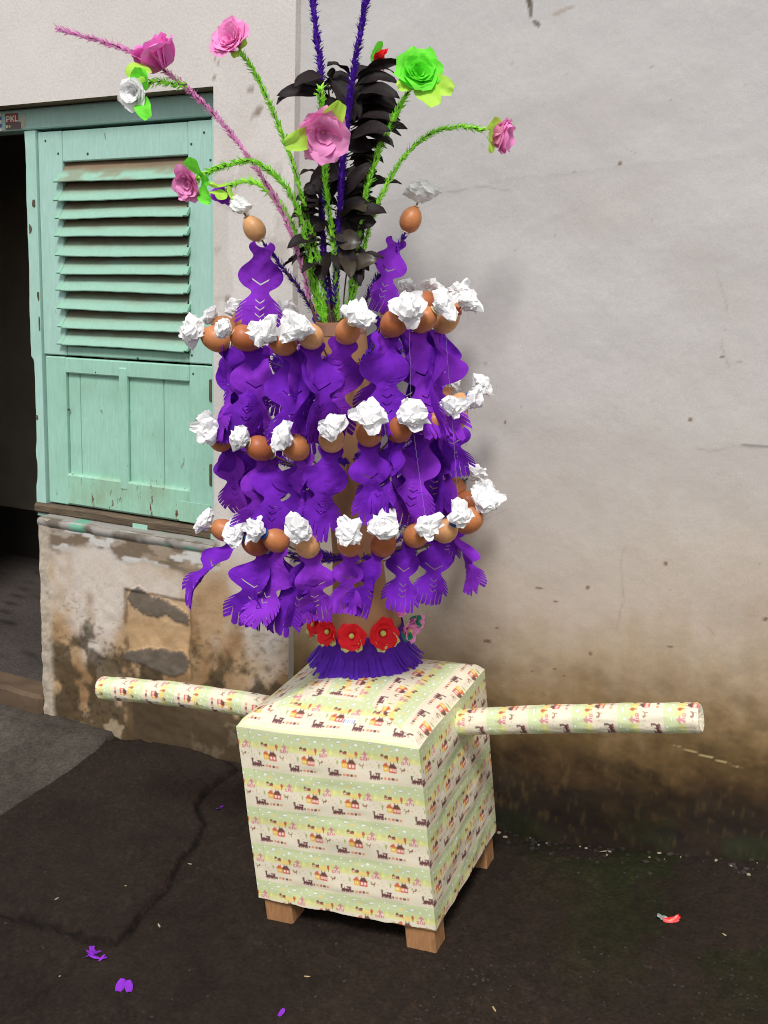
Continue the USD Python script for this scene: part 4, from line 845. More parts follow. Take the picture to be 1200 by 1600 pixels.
def fringe(path, rad, L, w, step, seed, lean=.8, per=3, start=0.0, end=1.0):
    r = np.random.default_rng(seed); path = np.asarray(path); seg = np.r_[0, np.cumsum(np.linalg.norm(np.diff(path, axis=0), axis=1))]; tot = seg[-1]
    V, Fc, m = [], [], 0; s = tot * start; ang = 0
    T = np.gradient(path, axis=0)
    while s < tot * end:
        p = np.array([np.interp(s, seg, path[:, k]) for k in range(3)]); t = unit([np.interp(s, seg, T[:, k]) for k in range(3)]); a, b, _ = frame(t)
        for j in range(per):
            ang += 2.1 + r.uniform(-.5, .5); e = math.cos(ang) * a + math.sin(ang) * b; sd_ = np.cross(t, e); l = L * r.uniform(.55, 1.25); lw_ = w * r.uniform(.7, 1.3)
            d1 = unit(e * r.uniform(.35, 1) + t * lean * r.uniform(.4, 1.4)); d2 = unit(d1 + e * r.uniform(-.6, .5) + t * r.uniform(-.4, .3)); p0 = p + e * rad
            p1 = p0 + d1 * l * .5; p2 = p1 + d2 * l * .5
            V += [p0 - sd_ * lw_ * .5, p0 + sd_ * lw_ * .5, p1 - sd_ * lw_ * .5, p1 + sd_ * lw_ * .5, p2 - sd_ * lw_ * .15, p2 + sd_ * lw_ * .15]
            Fc += [[m, m + 1, m + 3], [m, m + 3, m + 2], [m + 2, m + 3, m + 5], [m + 2, m + 5, m + 4]]; m += 6
        s += step * r.uniform(.6, 1.4)
    return trimesh.Trimesh(np.array(V), np.array(Fc), process=False)
EGG = [(math.sin(t) * .0238 * (1 + .10 * math.cos(t)), -math.cos(t) * .0298 * -1) for t in np.linspace(0.02, math.pi - .02, 20)][::-1]
def egg_mesh(c, ax, seed, k=1.0):
    pr_ = np.array([(math.sin(t) * .0238 * (1 - .09 * math.cos(t)), math.cos(t) * .0298) for t in np.linspace(math.pi, 0, 22)]) * k
    pr_[0, 0] = pr_[-1, 0] = 1e-5
    return lathe(pr_, c, ax, 30)
def disc_mesh(c, ax, R, t=.0012): return lathe([(1e-5, 0), (R, 0), (R, t), (1e-5, t)], c, ax, 18)
def ring_angle(px, py, s, R):
    """Place a point on a ring of radius R round the tube so that it shows at the pixel's column."""
    ph = np.linspace(-np.pi, np.pi, 721); Pp = tub(ph[:, None] * np.ones(3), R, s) if False else np.array([tub(a, R, s) for a in ph]); x = np.array([pix(p)[0] for p in Pp]); return ph, x
RE = [.292, .292, .300]
units = []
# ring, flower px, flower radius px, egg px, behind?, look of the flower, egg
R1 = [(303, 512, 25, 337, 529, 0), (349, 512, 20, 384, 529, 0), (411, 519, 24, 441, 535, 0), (462, 509, 25, 484, 525, 0), (561, 491, 23, 544, 517, 0), (640, 479, 24, 615, 506, 0), (694, 475, 23, 661, 499, 0), (729, 470, 22, 697, 500, 0),
      (330, 494, 17, 352, 512, 1), (371, 482, 16, 378, 507, 1), (445, 484, 19, 452, 512, 1), (502, 467, 14, 505, 482, 1), (635, 447, 16, 612, 482, 1), (676, 449, 17, 662, 472, 1), (718, 456, 19, 703, 486, 1)]
R2 = [(331, 670, 22, 344, 687, 0), (377, 682, 21, 407, 701, 0), (442, 680, 25, 463, 700, 0), (518, 667, 20, 518, 686, 0), (577, 648, 27, 577, 676, 0), (643, 646, 24, 625, 670, 0), (705, 634, 20, 675, 661, 0), (739, 620, 21, 710, 655, 0),
      (309, 655, 19, 352, 672, 1), (369, 657, 12, 380, 676, 1), (672, 612, 14, 672, 630, 1), (749, 602, 19, 716, 632, 1), (706, 597, 16, 690, 622, 1)]
R3 = [(322, 815, 22, 349, 828, 0), (367, 832, 21, 398, 850, 0), (400, 825, 22, 431, 844, 0), (469, 824, 22, 480, 852, 0), (546, 828, 21, 547, 851, 0), (600, 822, 23, 599, 849, 0), (667, 821, 22, 651, 836, 0), (717, 802, 21, 697, 829, 0), (760, 781, 26, 733, 814, 0),
      (770, 752, 15, 727, 785, 1), (739, 740, 19, 710, 764, 1), (705, 725, 19, 686, 755, 1), (405, 775, 13, 412, 792, 1)]
where = ['top', 'middle', 'lowest']
def plumb(px, py, R, behind):
    """The point at distance R from the tube's axis that shows at the pixel (the near one or the far one; grazing rays take the nearest approach)."""
    d = unit(ray(px, py)); o = EYE - TB; dp, op = d - AX_ * (d @ AX_), o - AX_ * (o @ AX_)
    A, B, C_ = dp @ dp, 2 * dp @ op, op @ op - R * R; disc = B * B - 4 * A * C_
    t = (-B + (1 if behind else -1) * math.sqrt(max(disc, 0))) / (2 * A); return EYE + d * t
def egg_unit(fpx, epx, R, Rf, behind, label, group, seed, fr, splay, root=None, wide=.55, cut=True, swing=0.0, csc=1.0):
    r = np.random.default_rng(seed)
    E = plumb(*epx, R, behind); s = (E - TB) @ AX_; rad = unit(E - TB - AX_ * s)
    Fp = plumb(*fpx, Rf, behind); d = Fp - E; L = np.linalg.norm(d)
    if L > .075: d = d / L * .075
    d = unit(d + .018 * rad + .006 * AX_); L = max(np.linalg.norm(Fp - E) if L <= .075 else .075, .043); Fp = E + (Fp - E) / max(np.linalg.norm(Fp - E), 1e-6) * L * .5 + d * L * .5
    t = thing('egg_flower', label, 'egg ornament', E, group)
    e_in = E - d * .031
    if root is None:
        ss = np.clip(s - .10, .1, TL - .02); root = TB + AX_ * ss + rad * tube_r(ss)
    path = spline([root, root * .45 + e_in * .55 - AX_ * .012, e_in, E, Fp - d * fr * .3], 40)
    obj('stick', tube(path, .0019, 6), 'twig', t)
    obj('stick_fringe', fringe(path, .002, .010, .0035, .0036, seed, .8, 3, .12, .50), 'purple_fringe', t, kind='stuff')
    egm = ('egg_brown', 'egg_dark', 'egg_brown', 'egg_pale')[seed % 4]
    obj('egg', egg_mesh(E, d if r.random() < .6 else -d, seed, r.uniform(1.02, 1.12)), egm, t)
    for k in range(2):
        bm = ('bead_cream', 'bead_red', 'bead_cream', 'bead_blue', 'bead_cream')[int(r.integers(5))]
        if k == 0: obj('washer', disc_mesh(E + d * .0305, d + .25 * r.normal(size=3), r.uniform(.0085, .0125)), bm, t)
        else: obj('washer', disc_mesh(e_in, d + .2 * r.normal(size=3), r.uniform(.009, .013)), 'cream_paper', t)
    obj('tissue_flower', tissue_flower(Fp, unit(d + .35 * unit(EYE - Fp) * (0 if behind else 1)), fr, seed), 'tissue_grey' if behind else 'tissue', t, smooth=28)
    if cut:
      for lay in range(1 if behind or abs(swing) > .1 else 2):
        tan_ = np.cross(AX_, rad); gd = np.array([0, 0, -1.0])
        down = unit(gd + rad * (splay - .10 * lay) + .10 * r.normal(size=3) + (.10 * r.normal() + swing) * TX)
        wd = unit(tan_ * np.sign(tan_ @ RT or 1) * (1 - wide) + RT * wide + (.36 + .3 * lay) * r.normal(size=3))
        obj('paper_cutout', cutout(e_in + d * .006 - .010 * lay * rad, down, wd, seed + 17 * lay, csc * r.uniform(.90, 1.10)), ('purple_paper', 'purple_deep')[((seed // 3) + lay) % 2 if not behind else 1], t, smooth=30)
    return E, Fp
SWING = {(0, 561): -.34, (1, 518): -.22, (1, 577): .12, (2, 546): -.16, (2, 600): -.30, (2, 667): -.30, (2, 717): -.36, (2, 760): -.30, (2, 322): -.36, (2, 367): -.22, (2, 400): -.06, (2, 770): -.3, (2, 739): -.3, (2, 705): -.2, (1, 705): -.06, (1, 739): -.1}
centers = {}
for k, rows in enumerate((R1, R2, R3)):
    order = sorted([u for u in rows if not u[5]], key=lambda u: u[0]); nf = len(order)
    bo = sorted([u for u in rows if u[5]], key=lambda u: u[0])
    for u in rows:
        behind = bool(u[5]); lst = bo if behind else order; i = lst.index(u)
        nm_ = 'leftmost' if i == 0 else 'rightmost' if i == len(lst) - 1 else f'{ordin[i]} from left'
        lab = 'egg under a ' + ('large ' if u[2] >= 24 else 'small ' if u[2] <= 20 else '') + f'white tissue flower, {nm_}, ' + ('far' if behind else 'near') + f' side of {where[k]} ring'
        fr = u[2] / F * (2.45 if not behind else 2.9) * .96; splay = (-.03, .0, .14)[k] * (1.0 if not behind else .7)
        centers[(k, u[0])] = egg_unit(u[:2], u[3:5], RE[k], RE[k] + .035, behind, lab, f'eggs of the {where[k]} ring', 500 + k * 40 + rows.index(u), fr, splay, swing=SWING.get((k, u[0]), 0.0), csc=(.93, .83, .62 + .26 * min(1, max(0, 560 - u[3]) / 140) + .05 * (u[3] > 620))[k])
rim = TB + AX_ * TL
for k, (fp, ep, fr, lab, rt, hang_px, seed) in enumerate((((374, 322), (397, 357), 18, 'pale egg held up above the top ring on the left, below a small white rosebud', (494, 498), ((410, 378), (404, 520)), 701),
                                                          ((660, 300), (642, 343), 22, 'brown egg held up above the top ring on the right, under loose white tissue', (566, 492), ((622, 372), (585, 482)), 702))):
    dep = 2.52; E = at_depth(*ep, dep); h0, h1 = at_depth(*hang_px[0], dep), at_depth(*hang_px[1], dep + .03); root = on_plane(*rt, rim - AX_ * .01, AX_); Fp = at_depth(*fp, dep - .01); d = unit(Fp - E); t = thing('egg_flower', lab, 'egg ornament', E, None)
    path = spline([root, root * .5 + E * .5 + .02 * RT * (1, -1)[k] - AX_ * .02, E - d * .03, E, Fp - d * .01], 50)
    obj('stick', tube(path, .0021, 6), 'twig', t); obj('stick_fringe', fringe(path, .002, .014, .004, .003, seed, .8, 3, .05, .70), 'purple_fringe', t, kind='stuff')
    obj('egg', egg_mesh(E, d, seed, 1.02), ('egg_pale', 'egg_brown')[k], t)
    obj('washer', disc_mesh(E - d * .031, d, .011), 'cream_paper', t); obj('washer', disc_mesh(E + d * .0305, d, .008), 'bead_cream', t)
    obj('tissue_flower', tissue_flower(Fp, unit(.5 * d + .6 * unit(EYE - Fp) + .8 * UP), fr / F * dep * (1.15, 1.3)[k], (701, 736)[k], False), 'tissue', t, smooth=28)
    obj('paper_cutout', cutout(h0, h1 - h0, unit(RT + .12 * unit(FW)), (706, 700)[k], np.linalg.norm(h1 - h0) / .208 * (1.0, 1.0)[k]), 'purple_paper', t, smooth=30)
    obj('sepal', petal(Fp - d * .012, d, unit(-UP + .3 * RT), .022, .008, .3, .9, seed + 9), 'lime_leaf', t, smooth=60) if k == 0 else None
# thin threads tying the rings together on the right
for k, (a_, b_) in enumerate(((729, 739), (694, 705), (640, 643), (739, 760), (705, 717), (643, 667))):
    A, B = centers[(k // 3, a_)][1], centers[(k // 3 + 1, b_)][1]; t_ = np.linspace(0, 1, 12)[:, None]
    obj('thread', tube(A * (1 - t_) + B * t_ + np.array([0, 0, -.004]) * np.sin(np.pi * t_), .00022, 4), 'thread', label=f'thin thread hanging from the {where[k // 3]} ring to the {where[k // 3 + 1]} ring, {("rightmost", "second from the right", "third from the right")[k % 3]}', cat='thread')

# ------------------------------------------------------------------ sprays of paper flowers out of the tube mouth
DEP0 = pix(rim)[2]
def ppath(pts, d0, d1, n=70):
    P3 = [at_depth(x, y, DEP0 + d0 + (d1 - d0) * i / (len(pts) - 1)) for i, (x, y) in enumerate(pts)]
    P3 = [rim - AX_ * .06 + (P3[0] - rim) * .5] + P3; return spline(P3, n)
def spray(label, pts, d1, stem_r=.0028, fr='lime', L=.0115, w=.0044, step=.0026, stem='leaf_stem', per=3, d0=-.005, start=.1, end=1.0, lean=.9):
    P_ = ppath(pts, d0, d1); t = thing('flower_spray', label, 'paper flower', P_[0]); obj('stem', tube(P_, np.linspace(stem_r, stem_r * .6, len(P_)), 6), stem, t)
    if fr: obj('stem_fringe', fringe(P_, stem_r * .8, L, w, step, abs(hash_(label)), lean, per, start, end), fr, t, kind='stuff')
    return t, P_
def hash_(s): return sum((i + 1) * ord(ch) for i, ch in enumerate(s)) % 9973
def flower(t, c, ax, R, mat, rows, seed, leaves=(), leaf_mat='lime_leaf', crink=.10, name='petal'):
    for m_ in bloom(c, unit(ax), R, rows, seed, crink): obj(name, m_, mat, t, smooth=60)
    for k, (dirv, L, w) in enumerate(leaves): obj('paper_leaf', petal(c - unit(ax) * .006 + .012 * unit(EYE - c) + .25 * L * unit(dirv), unit(ax + .6 * unit(EYE - c)), unit(dirv), L * .95, w * 1.05, .3, .9, seed + 50 + k, .14), leaf_mat, t, smooth=60)
TOV = lambda p: unit(EYE - p)
ROSE = [(4, .62, .42, .15, .6), (5, .85, .58, .4, .45), (5, 1.0, .7, .72, .3), (5, 1.02, .75, .98, .25)]
OPEN = [(4, .5, .4, .3, .5), (5, .8, .6, .6, .35), (6, 1.0, .68, .92, .2)]
PEONY = [(5, .55, .34, .2, .6), (6, .72, .42, .4, .5), (7, .85, .5, .62, .4), (7, .98, .58, .85, .3)]
# purple plumes
t, P_ = spray('tall purple fringed plume rising in front of the dark leaves and out of the picture', [(524, 486), (527, 400), (533, 290), (541, 200), (552, 115), (565, 40), (578, -30), (590, -80)], -.13, .0032, 'purple_fringe', .013, .0048, .0019, per=4)
t, P_ = spray('purple fringed plume rising behind the dark leaves, left of the tall one', [(515, 486), (505, 380), (503, 250), (502, 120), (494, 50), (487, -20), (480, -70)], .02, .003, 'purple_fringe', .013, .0046, .0022, per=4)
# pink stem with the large pink flower, going far to the left
t, P_ = spray('long pink fringed spray arching to the upper left with a hot pink flower', [(492, 497), (478, 440), (447, 345), (400, 262), (345, 190), (285, 132), (215, 86), (150, 62), (88, 44)], -.10, .003, 'pink_fringe', .012, .0042, .0026, stem='leaf_stem', start=.12)
c_ = at_depth(256, 108, DEP0 - .09); flower(t, c_, -RT * .45 + UP * .75 + TOV(c_) * .35, .066, 'hot_pink', [(4, .8, .5, .2, .5), (5, 1.0, .68, .42, .4), (5, 1.05, .7, .66, .3)], 801, [], crink=.13)
# white flower with lime leaf on a twig from it
t2 = thing('flower_spray', 'white tissue rose with a folded lime leaf hanging under the hot pink flower', 'paper flower', at_depth(285, 131, DEP0 - .08))
Pw = spline([at_depth(x, y, DEP0 - .08 - .01 * i) for i, (x, y) in enumerate([(292, 132), (265, 130), (240, 128), (222, 140)])], 20); obj('stem', tube(Pw, .0018, 6), 'leaf_stem', t2); obj('stem_fringe', fringe(Pw, .002, .014, .005, .003, 811, .5, 3, 0, .8), 'lime', t2, kind='stuff')
c_ = at_depth(208, 146, DEP0 - .115); flower(t2, c_ + .01 * RT, -RT * .5 + UP * .1 + TOV(c_) * 1.0, .042, 'tissue', [(4, .7, .5, .2, .5), (5, .95, .62, .5, .4), (4, 1.0, .6, .75, .3)], 812, [(UP + .3 * RT, .05, .020), (RT * .4 - UP * .9 + .2 * TOV(c_), .058, .018)], 'green_paper')
obj('paper_leaf', petal(at_depth(200, 102, DEP0 - .13), unit(RT * .8 - UP * .6), UP * .4 + TOV(c_), .058, .024, .3, .35, 815, .1), 'lime_leaf', t2, smooth=60)
# lime stem with the pink rose
t, P_ = spray('lime fringed spray leaning left, tipped with a full pink rose', [(512, 490), (500, 420), (478, 330), (452, 240), (420, 160), (395, 108), (376, 82)], -.06)
c_ = at_depth(366, 72, DEP0 - .065); flower(t, c_, -RT * .4 + UP * .6 + TOV(c_) * .9, .054, 'pink_paper', PEONY, 821, [(RT + .2 * UP, .03, .012), (-UP + .3 * RT, .028, .012)])
# pink flower in front with the lime plume behind it
t, P_ = spray('lime fringed spray before the dark leaves with an open pink flower facing forward', [(527, 492), (523, 400), (512, 320), (507, 260), (505, 205), (502, 160), (500, 138)], -.14, L=.013, w=.0046, step=.0026)
c_ = at_depth(505, 207, DEP0 - .15); flower(t, c_, TOV(c_) * .9 - UP * .25, .062, 'pink_paper', [(3, .5, .35, .35, .5), (4, .8, .55, .7, .4), (5, 1.0, .62, .95, .25)], 831, [(-RT - .25 * UP, .078, .022), (RT * .5 + UP * .9, .072, .022)], crink=.12)
# green flower
t, P_ = spray('lime fringed spray at the right of the dark leaves with a large bright green rose', [(545, 478), (556, 400), (568, 320), (588, 248), (608, 200), (628, 160), (640, 140)], -.08, L=.0145, w=.005)
c_ = at_depth(653, 122, DEP0 - .09); flower(t, c_, TOV(c_) * .8 + UP * .45 + RT * .1, .056, 'green_paper', [(4, .45, .3, .2, .6), (5, .62, .45, .4, .5), (6, .82, .55, .66, .4), (6, 1.0, .66, .92, .3)], 841, [(-UP + .5 * RT, .075, .026), (-UP * .5 + RT, .078, .022), (-RT * .8 - UP * .5, .05, .018)], crink=.11)
# right-hand arching spray
t, P_ = spray('lime fringed spray arching to the right, ending in a pink flower with lime leaves', [(548, 484), (562, 420), (580, 345), (606, 285), (640, 235), (680, 206), (722, 198), (755, 204)], -.05)
c_ = at_depth(766, 210, DEP0 - .055); flower(t, c_, RT * .95 - UP * .12 + TOV(c_) * .25, .050, 'pink_paper', [(4, .8, .5, .3, .5), (5, 1.0, .62, .55, .4), (4, 1.0, .6, .8, .3)], 851, [(UP + .1 * TOV(c_), .036, .017), (TOV(c_) + RT * .4 + .05 * UP, .058, .020), (-UP * .9 + .3 * TOV(c_), .040, .012)], crink=.12)
# left lime stem, its pink flower hanging left
t, P_ = spray('lime fringed spray bending left, ending in a pink flower that hangs before the shutter', [(506, 488), (488, 420), (474, 355), (452, 300), (420, 266), (390, 252), (355, 258), (322, 270), (308, 281)], -.12, L=.014, w=.005, step=.0026)
c_ = at_depth(304, 284, DEP0 - .13); flower(t, c_, -RT * .75 - UP * .25 + TOV(c_) * .75, .047, 'pink_paper', PEONY, 861, [(UP * .7 + RT * .1 + TOV(c_) * .3, .05, .022), (RT * .6 - UP * .6 + TOV(c_) * .2, .058, .018), (RT + .2 * UP, .04, .016)], 'green_paper', crink=.1)
# purple flower with lime leaves, seen from behind
t, P_ = spray('small purple paper flower seen from behind among three dull lime leaves', [(500, 486), (472, 400), (452, 340), (420, 300), (395, 284), (372, 285), (356, 293)], .10, fr='lime', L=.014)
c_ = at_depth(352, 296, DEP0 + .10); flower(t, c_, -RT * .3 - UP * .5 - TOV(c_) * .6, .035, 'purple_paper', [(5, 1.0, .55, .6, .3)], 871, [(UP * .9 + .2 * TOV(c_), .042, .020), (-RT * .7 - UP * .6 + .5 * TOV(c_), .042, .022), (RT + .1 * UP + .3 * TOV(c_), .046, .016)], 'lime_leaf')
# red flower with green back
t, P_ = spray('small red paper flower with a green back, peeping out beside the tall purple plume', [(536, 486), (548, 380), (562, 260), (574, 160), (580, 105)], .05, fr=None, stem_r=.002)
c_ = at_depth(584, 88, DEP0 + .05); flower(t, c_, RT * .8 - UP * .25 - TOV(c_) * .2, .034, 'red_crepe', [(5, 1.0, .6, .62, .3), (4, .8, .5, .4, .3)], 881, [(UP * .8 + TOV(c_) * .3 - RT * .1, .034, .018), (TOV(c_) * .9 + .2 * UP, .034, .019), (-UP * .8 + TOV(c_) * .4, .03, .014)], 'green_paper')
# thin second lime stem behind
t, P_ = spray('thin lime fringed stem half hidden behind the dark leaves near the tube mouth', [(503, 488), (492, 440), (486, 390), (480, 345)], .05)

# ------------------------------------------------------------------ branch of dark leaves
lb = thing('leafy_branch', 'branch of glossy blackish purple leaves standing in the middle of the tube', 'branch', rim)
stems = [ppath([(527, 490), (526, 400), (532, 300), (545, 200), (552, 112)], .0, .02), ppath([(520, 490), (512, 420), (500, 340), (508, 240), (512, 130)], .01, .0)]
for P_ in stems: obj('branch_stem', tube(P_, np.linspace(.0045, .002, len(P_)), 7), 'leaf_stem', lb)
def leaf(base, dirv, L, wd, droop, seed):
    r = np.random.default_rng(seed); dirv = unit(dirv); upv = unit(np.array([0, 0, .55]) - FW * r.uniform(.35, 1.1) + .3 * r.normal(size=3)); upv = unit(upv - dirv * (upv @ dirv)); sdv = np.cross(dirv, upv)
    m, n = 11, 5; v = np.linspace(0, 1, m); u = np.linspace(-1, 1, n); p, d = base.copy(), dirv.copy(); rows = []
    w = wd * np.where(v < .12, .07, np.sin(np.pi * np.clip((v - .10) / .92, 0, 1)) ** .75); w[-1] = .0004
    for i in range(m):
        rows.append(p + np.outer(u * w[i], sdv) + np.outer(np.abs(u) ** 1.3 * w[i] * .35 + .0016 * np.sin(v[i] * 15 + 3 * u + seed), upv))
        a = droop * (.4 + 1.4 * v[i]) / m; d = unit(d - upv * a); upv = unit(upv + d * (-(upv @ d))); p = p + d * L / (m - 1)
    return tri(sheet(np.array(rows)))
LV = []
rl = np.random.default_rng(23)
def add_leaf(px0, py0, px1, py1, dep, kind=0, wide=1.0):
    """A leaf from one pixel to another as it hangs, at a distance from the viewer."""
    a = at_depth(px0, py0, DEP0 + dep); b = at_depth(px1, py1, DEP0 + dep + rl.uniform(-.06, .03)); LV.append((a, b, kind, wide))
for x0, y0, x1, y1, dp, k, w in [(552, 118, 612, 116, -.02, 0, 1.1), (556, 128, 612, 140, -.04, 0, 1.25), (545, 120, 520, 106, 0, 0, .9), (520, 118, 478, 150, -.03, 0, .9), (518, 112, 536, 190, -.05, 0, 1.0), (512, 130, 462, 152, -.02, 0, .8), (512, 145, 459, 178, -.03, 0, .8), (552, 140, 600, 172, -.03, 0, 1.0),
                                 (548, 160, 612, 186, -.04, 0, 1.2), (548, 165, 605, 200, 0, 0, 1.2), (546, 185, 606, 205, -.05, 0, 1.1), (540, 205, 612, 226, -.01, 0, .8), (542, 215, 585, 224, -.05, 0, 1.2), (538, 220, 560, 250, -.02, 0, 1.2), (508, 150, 520, 200, .0, 0, 1.1), (536, 200, 570, 190, .02, 0, 1.2), (530, 190, 575, 165, .02, 0, 1.2),
                                 (504, 245, 482, 254, -.04, 0, .5), (496, 268, 472, 278, -.03, 0, .35), (532, 260, 525, 300, -.02, 0, 1.3), (530, 262, 515, 310, 0, 0, 1.3), (540, 240, 590, 262, -.04, 0, 1.0), (545, 238, 598, 240, -.02, 0, 1.0), (540, 255, 545, 282, -.05, 0, 1.0), (545, 250, 592, 258, -.01, 0, .8),
                                 (530, 310, 574, 282, -.03, 0, .7), (530, 315, 578, 290, -.02, 0, .7), (528, 320, 570, 300, 0, 0, .9), (505, 300, 478, 305, -.02, 0, .8), (510, 315, 462, 322, -.03, 0, .9), (508, 322, 470, 330, -.05, 0, 1.2), (525, 318, 490, 332, -.01, 0, 1.1), (512, 330, 464, 350, -.04, 0, .8),
                                 (540, 330, 598, 332, -.02, 0, 1.0), (545, 335, 592, 350, -.04, 0, .9), (545, 312, 598, 300, 0, 0, .7), (535, 340, 560, 335, -.05, 1, 1.2), (535, 348, 572, 372, -.03, 0, 1.1), (510, 340, 495, 362, -.03, 0, 1.2), (515, 350, 530, 390, -.02, 0, 1.3), (540, 350, 556, 378, 0, 0, 1.3), (518, 335, 545, 370, .02, 0, 1.4),
                                 (512, 365, 468, 372, -.02, 0, 1.2), (508, 372, 462, 400, -.03, 0, .8), (510, 375, 466, 420, -.04, 0, .6), (525, 372, 552, 394, -.06, 1, 1.3), (530, 380, 548, 440, -.05, 1, 1.4), (520, 385, 535, 435, -.02, 0, 1.5), (545, 400, 545, 442, -.02, 1, .9), (556, 414, 592, 410, -.03, 0, .7), (552, 418, 574, 428, -.05, 1, .9),
                                 (498, 415, 478, 432, -.04, 0, .6), (500, 410, 450, 412, -.03, 0, .5), (512, 390, 500, 440, .01, 0, 1.2), (540, 395, 560, 420, .02, 0, 1.2), (552, 290, 580, 280, .02, 0, 1.1), (520, 280, 505, 300, .02, 0, 1.2), (548, 130, 575, 108, .03, 0, 1.1), (525, 150, 540, 115, .03, 0, 1.2), (556, 148, 590, 128, .03, 0, 1.0),
                                 (535, 170, 510, 168, .03, 0, 1.2), (545, 230, 575, 210, .03, 0, 1.2), (515, 230, 530, 260, .02, 0, 1.2), (540, 140, 505, 140, .02, 0, 1.2), (560, 160, 585, 150, -.05, 0, 1.1)]:
    add_leaf(x0, y0, x1, y1, dp, k, w)
for (a, b, kind, wd) in list(LV):
    if np.linalg.norm(b - a) > .05:
        LV.append((a + .012 * rl.normal(size=3) + .02 * FW, b + .012 * rl.normal(size=3) + .03 * FW, 0, wd))
for i, (a, b, kind, wd) in enumerate(LV):
    st_p = min((P_ for P_ in stems), key=lambda P_: np.linalg.norm(P_ - a, axis=1).min()); j = np.linalg.norm(st_p - a, axis=1).argmin(); base_ = st_p[j] * .5 + a * .5
    ch = b - base_; L = np.linalg.norm(ch) * 1.12; up_ = unit(ch + np.array([0, 0, .55]) * np.linalg.norm(ch))
    lf = leaf(base_, up_, L, (.0195 if i < 75 else .017) * wd ** .7, 1.1, 900 + i)
    off = lf.vertices.mean(0) - (base_ * .45 + b * .55); obj('leaf', lf, ('dark_leaf', 'olive_leaf')[kind], lb, smooth=60)

# ------------------------------------------------------------------ bits lying on the yard
def scraps(px, py, n, spread, size, mat, label, cat, seed, name='paper_scrap', curl=.4):
    c = gpt(px, py); r = np.random.default_rng(seed); t = thing(name, label, cat, c)
    for k in range(n):
        p = c + np.array([r.normal() * spread, r.normal() * spread * .6, 0]); p[2] = float(ground_z(p[0], p[1])) + .0015; a = r.uniform(0, 6.28); L = size * r.uniform(.6, 1.3)
        e = np.array([math.cos(a), math.sin(a), .02]); m_ = petal(p, unit(e + np.array([0, 0, curl * r.uniform(0, .6)])), np.array([0, 0, 1.0]), L, L * r.uniform(.18, .34), .2, r.uniform(0, .25), int(r.integers(1, 999)), .12, 4, 5)
        m_.vertices[:, 2] += max(0, .001 - (m_.vertices[:, 2] - np.array(ground_z(m_.vertices[:, 0], m_.vertices[:, 1]))).min()); obj('scrap' if n > 1 else 'scrap', m_, mat, t, smooth=60)
scraps(152, 1492, 12, .013, .021, 'purple_paper', 'little heap of purple paper snippets on the dark ground at lower left', 'paper scraps', 31)
scraps(196, 1551, 2, .008, .034, 'purple_paper', 'twisted purple paper scrap below the heap of snippets', 'paper scraps', 32)
scraps(339, 1263, 2, .005, .022, 'purple_paper', 'purple paper scrap beside the crack, left of the wrapped box', 'paper scraps', 33)
scraps(436, 1588, 1, .002, .018, 'purple_paper', 'small purple paper scrap at the very bottom edge', 'paper scraps', 34)
wr = thing('sweet_wrapper', 'crumpled red and grey sweet wrapper lying on the ground at the right', 'wrapper', gpt(1048, 1436))
c = gpt(1048, 1436, .004)
obj('wrapper_body', petal(c - RT * .018, unit(RT - FW * .1), np.array([0, 0, 1.0]), .036, .011, .9, .12, 41, .25), 'wrapper_red', wr, smooth=40); obj('twisted_end', petal(c - RT * .006, unit(-RT + FW * .35), np.array([0, 0, 1.0]), .022, .006, .9, .2, 42, .25), 'wrapper_grey', wr, smooth=40)
rg = np.random.default_rng(77); V, Fc, m = [], [], 0
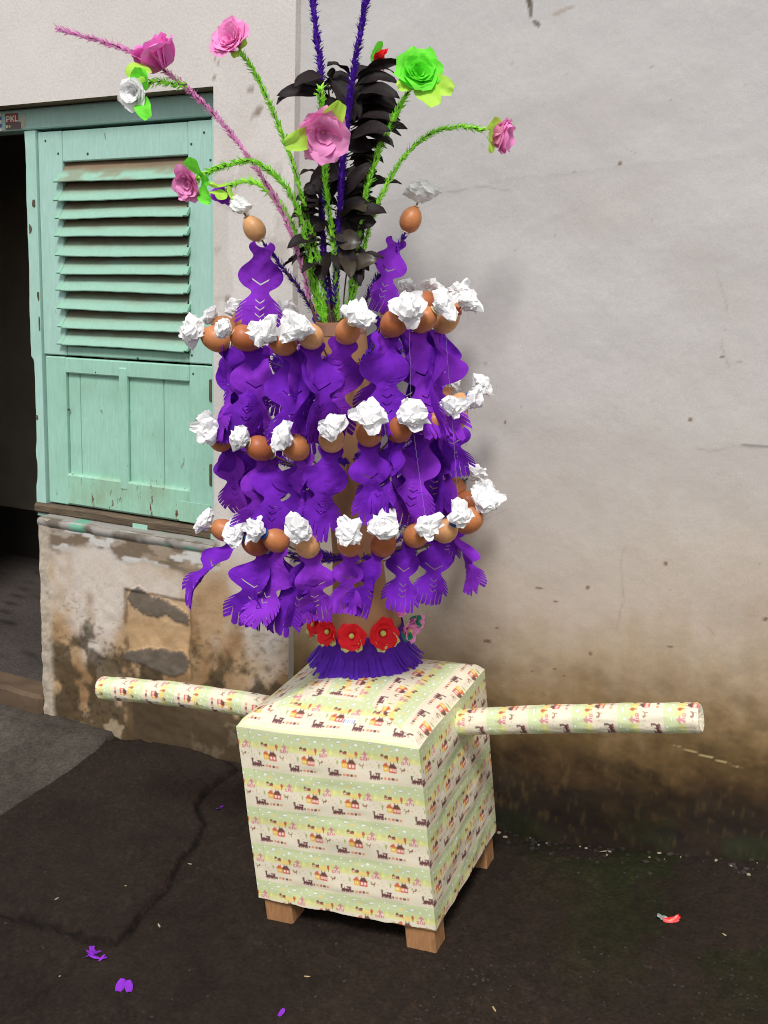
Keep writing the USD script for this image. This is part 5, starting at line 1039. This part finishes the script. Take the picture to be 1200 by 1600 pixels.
def pebbles(name, n, pick, size, mat, label=None):
    V, Fc, m = [], [], 0; ico = trimesh.creation.icosphere(1)
    for k in range(n):
        x, y = pick(); s = size * rg.uniform(.4, 1.5) ; z = float(ground_z(x, y)); p = ico.vertices * np.array([s, s * rg.uniform(.5, 1), s * .55]) * (1 + .5 * (rg.random(len(ico.vertices)) - .5))[:, None]; a = rg.uniform(0, 6.28)
        p = np.c_[p[:, 0] * math.cos(a) - p[:, 1] * math.sin(a), p[:, 0] * math.sin(a) + p[:, 1] * math.cos(a), p[:, 2]]; V.append(p + [x, y, z + s * .15]); Fc.append(ico.faces + m); m += len(p)
    obj(name, (np.vstack(V), np.vstack(Fc)), mat, smooth=False, kind='stuff', label=label, cat=name.replace('_', ' '))
def near_wall():
    x = rg.uniform(-1.15, -.3); return x, .045 - abs(rg.normal()) * .045
def yard(): 
    p = gpt(rg.uniform(640, 1190), rg.uniform(1480, 1595)) if rg.random() < .7 else gpt(rg.uniform(5, 1190), rg.uniform(1300, 1595)); return p[0], p[1]
pebbles('plaster_crumbs', 45, near_wall, .0045, 'white_chip', 'pale plaster crumbs fallen along the foot of the right wall')
pebbles('wall_grit', 150, near_wall, .006, 'pebble', 'dark grit and small stones along the foot of the right wall')
pebbles('yard_grit', 260, yard, .0030, 'pebble', 'fine dark grit scattered over the yard in front of the box')
LITTER = ['pale fleck of litter just right of the crack, below the lone purple scrap', 'pale fleck lying in the crack itself', 'thin straw bit below the crack, nearest the wrapped box', 'tiny fleck on the raised slab left of the crack', 'short straw bit above the twisted purple scrap', 'pale fleck at lower right of the box, straight below it', 'straw bit on the raised slab, leftmost of the litter', 'pale fleck below the red sweet wrapper on the right', 'longest straw bit, lying near the foot of the right wall', 'pale straw at the bottom edge of the picture, right of the box']
for k, (px, py) in enumerate([(705 / 2.4, 695 / 2.4 + 1060), (555 / 2.4, 864 / 2.4 + 1060), (600 / 2.4, 935 / 2.4 + 1060), (476 / 2.4, 779 / 2.4 + 1060), (226 / 2.4, 1115 / 2.4 + 1060), (1140 / 2.4, 1118 / 2.4 + 1060), (205 / 2.4, 832 / 2.4 + 1060), (1135, 1463), (950, 1330), (770, 1573)]):
    g_ = gpt(px, py, .0015); a = k * 1.3; e = np.array([math.cos(a), math.sin(a), 0.05]); L = (.013, .012, .014, .006, .008, .014, .012, .01, .03, .02)[k]
    obj('straw_bit', petal(g_, unit(e), np.array([0, 0, 1.0]), L, .0022, .2, .05, 60 + k, .1, 3, 4), ('white_chip', 'straw')[k % 2], label=LITTER[k], cat='litter')
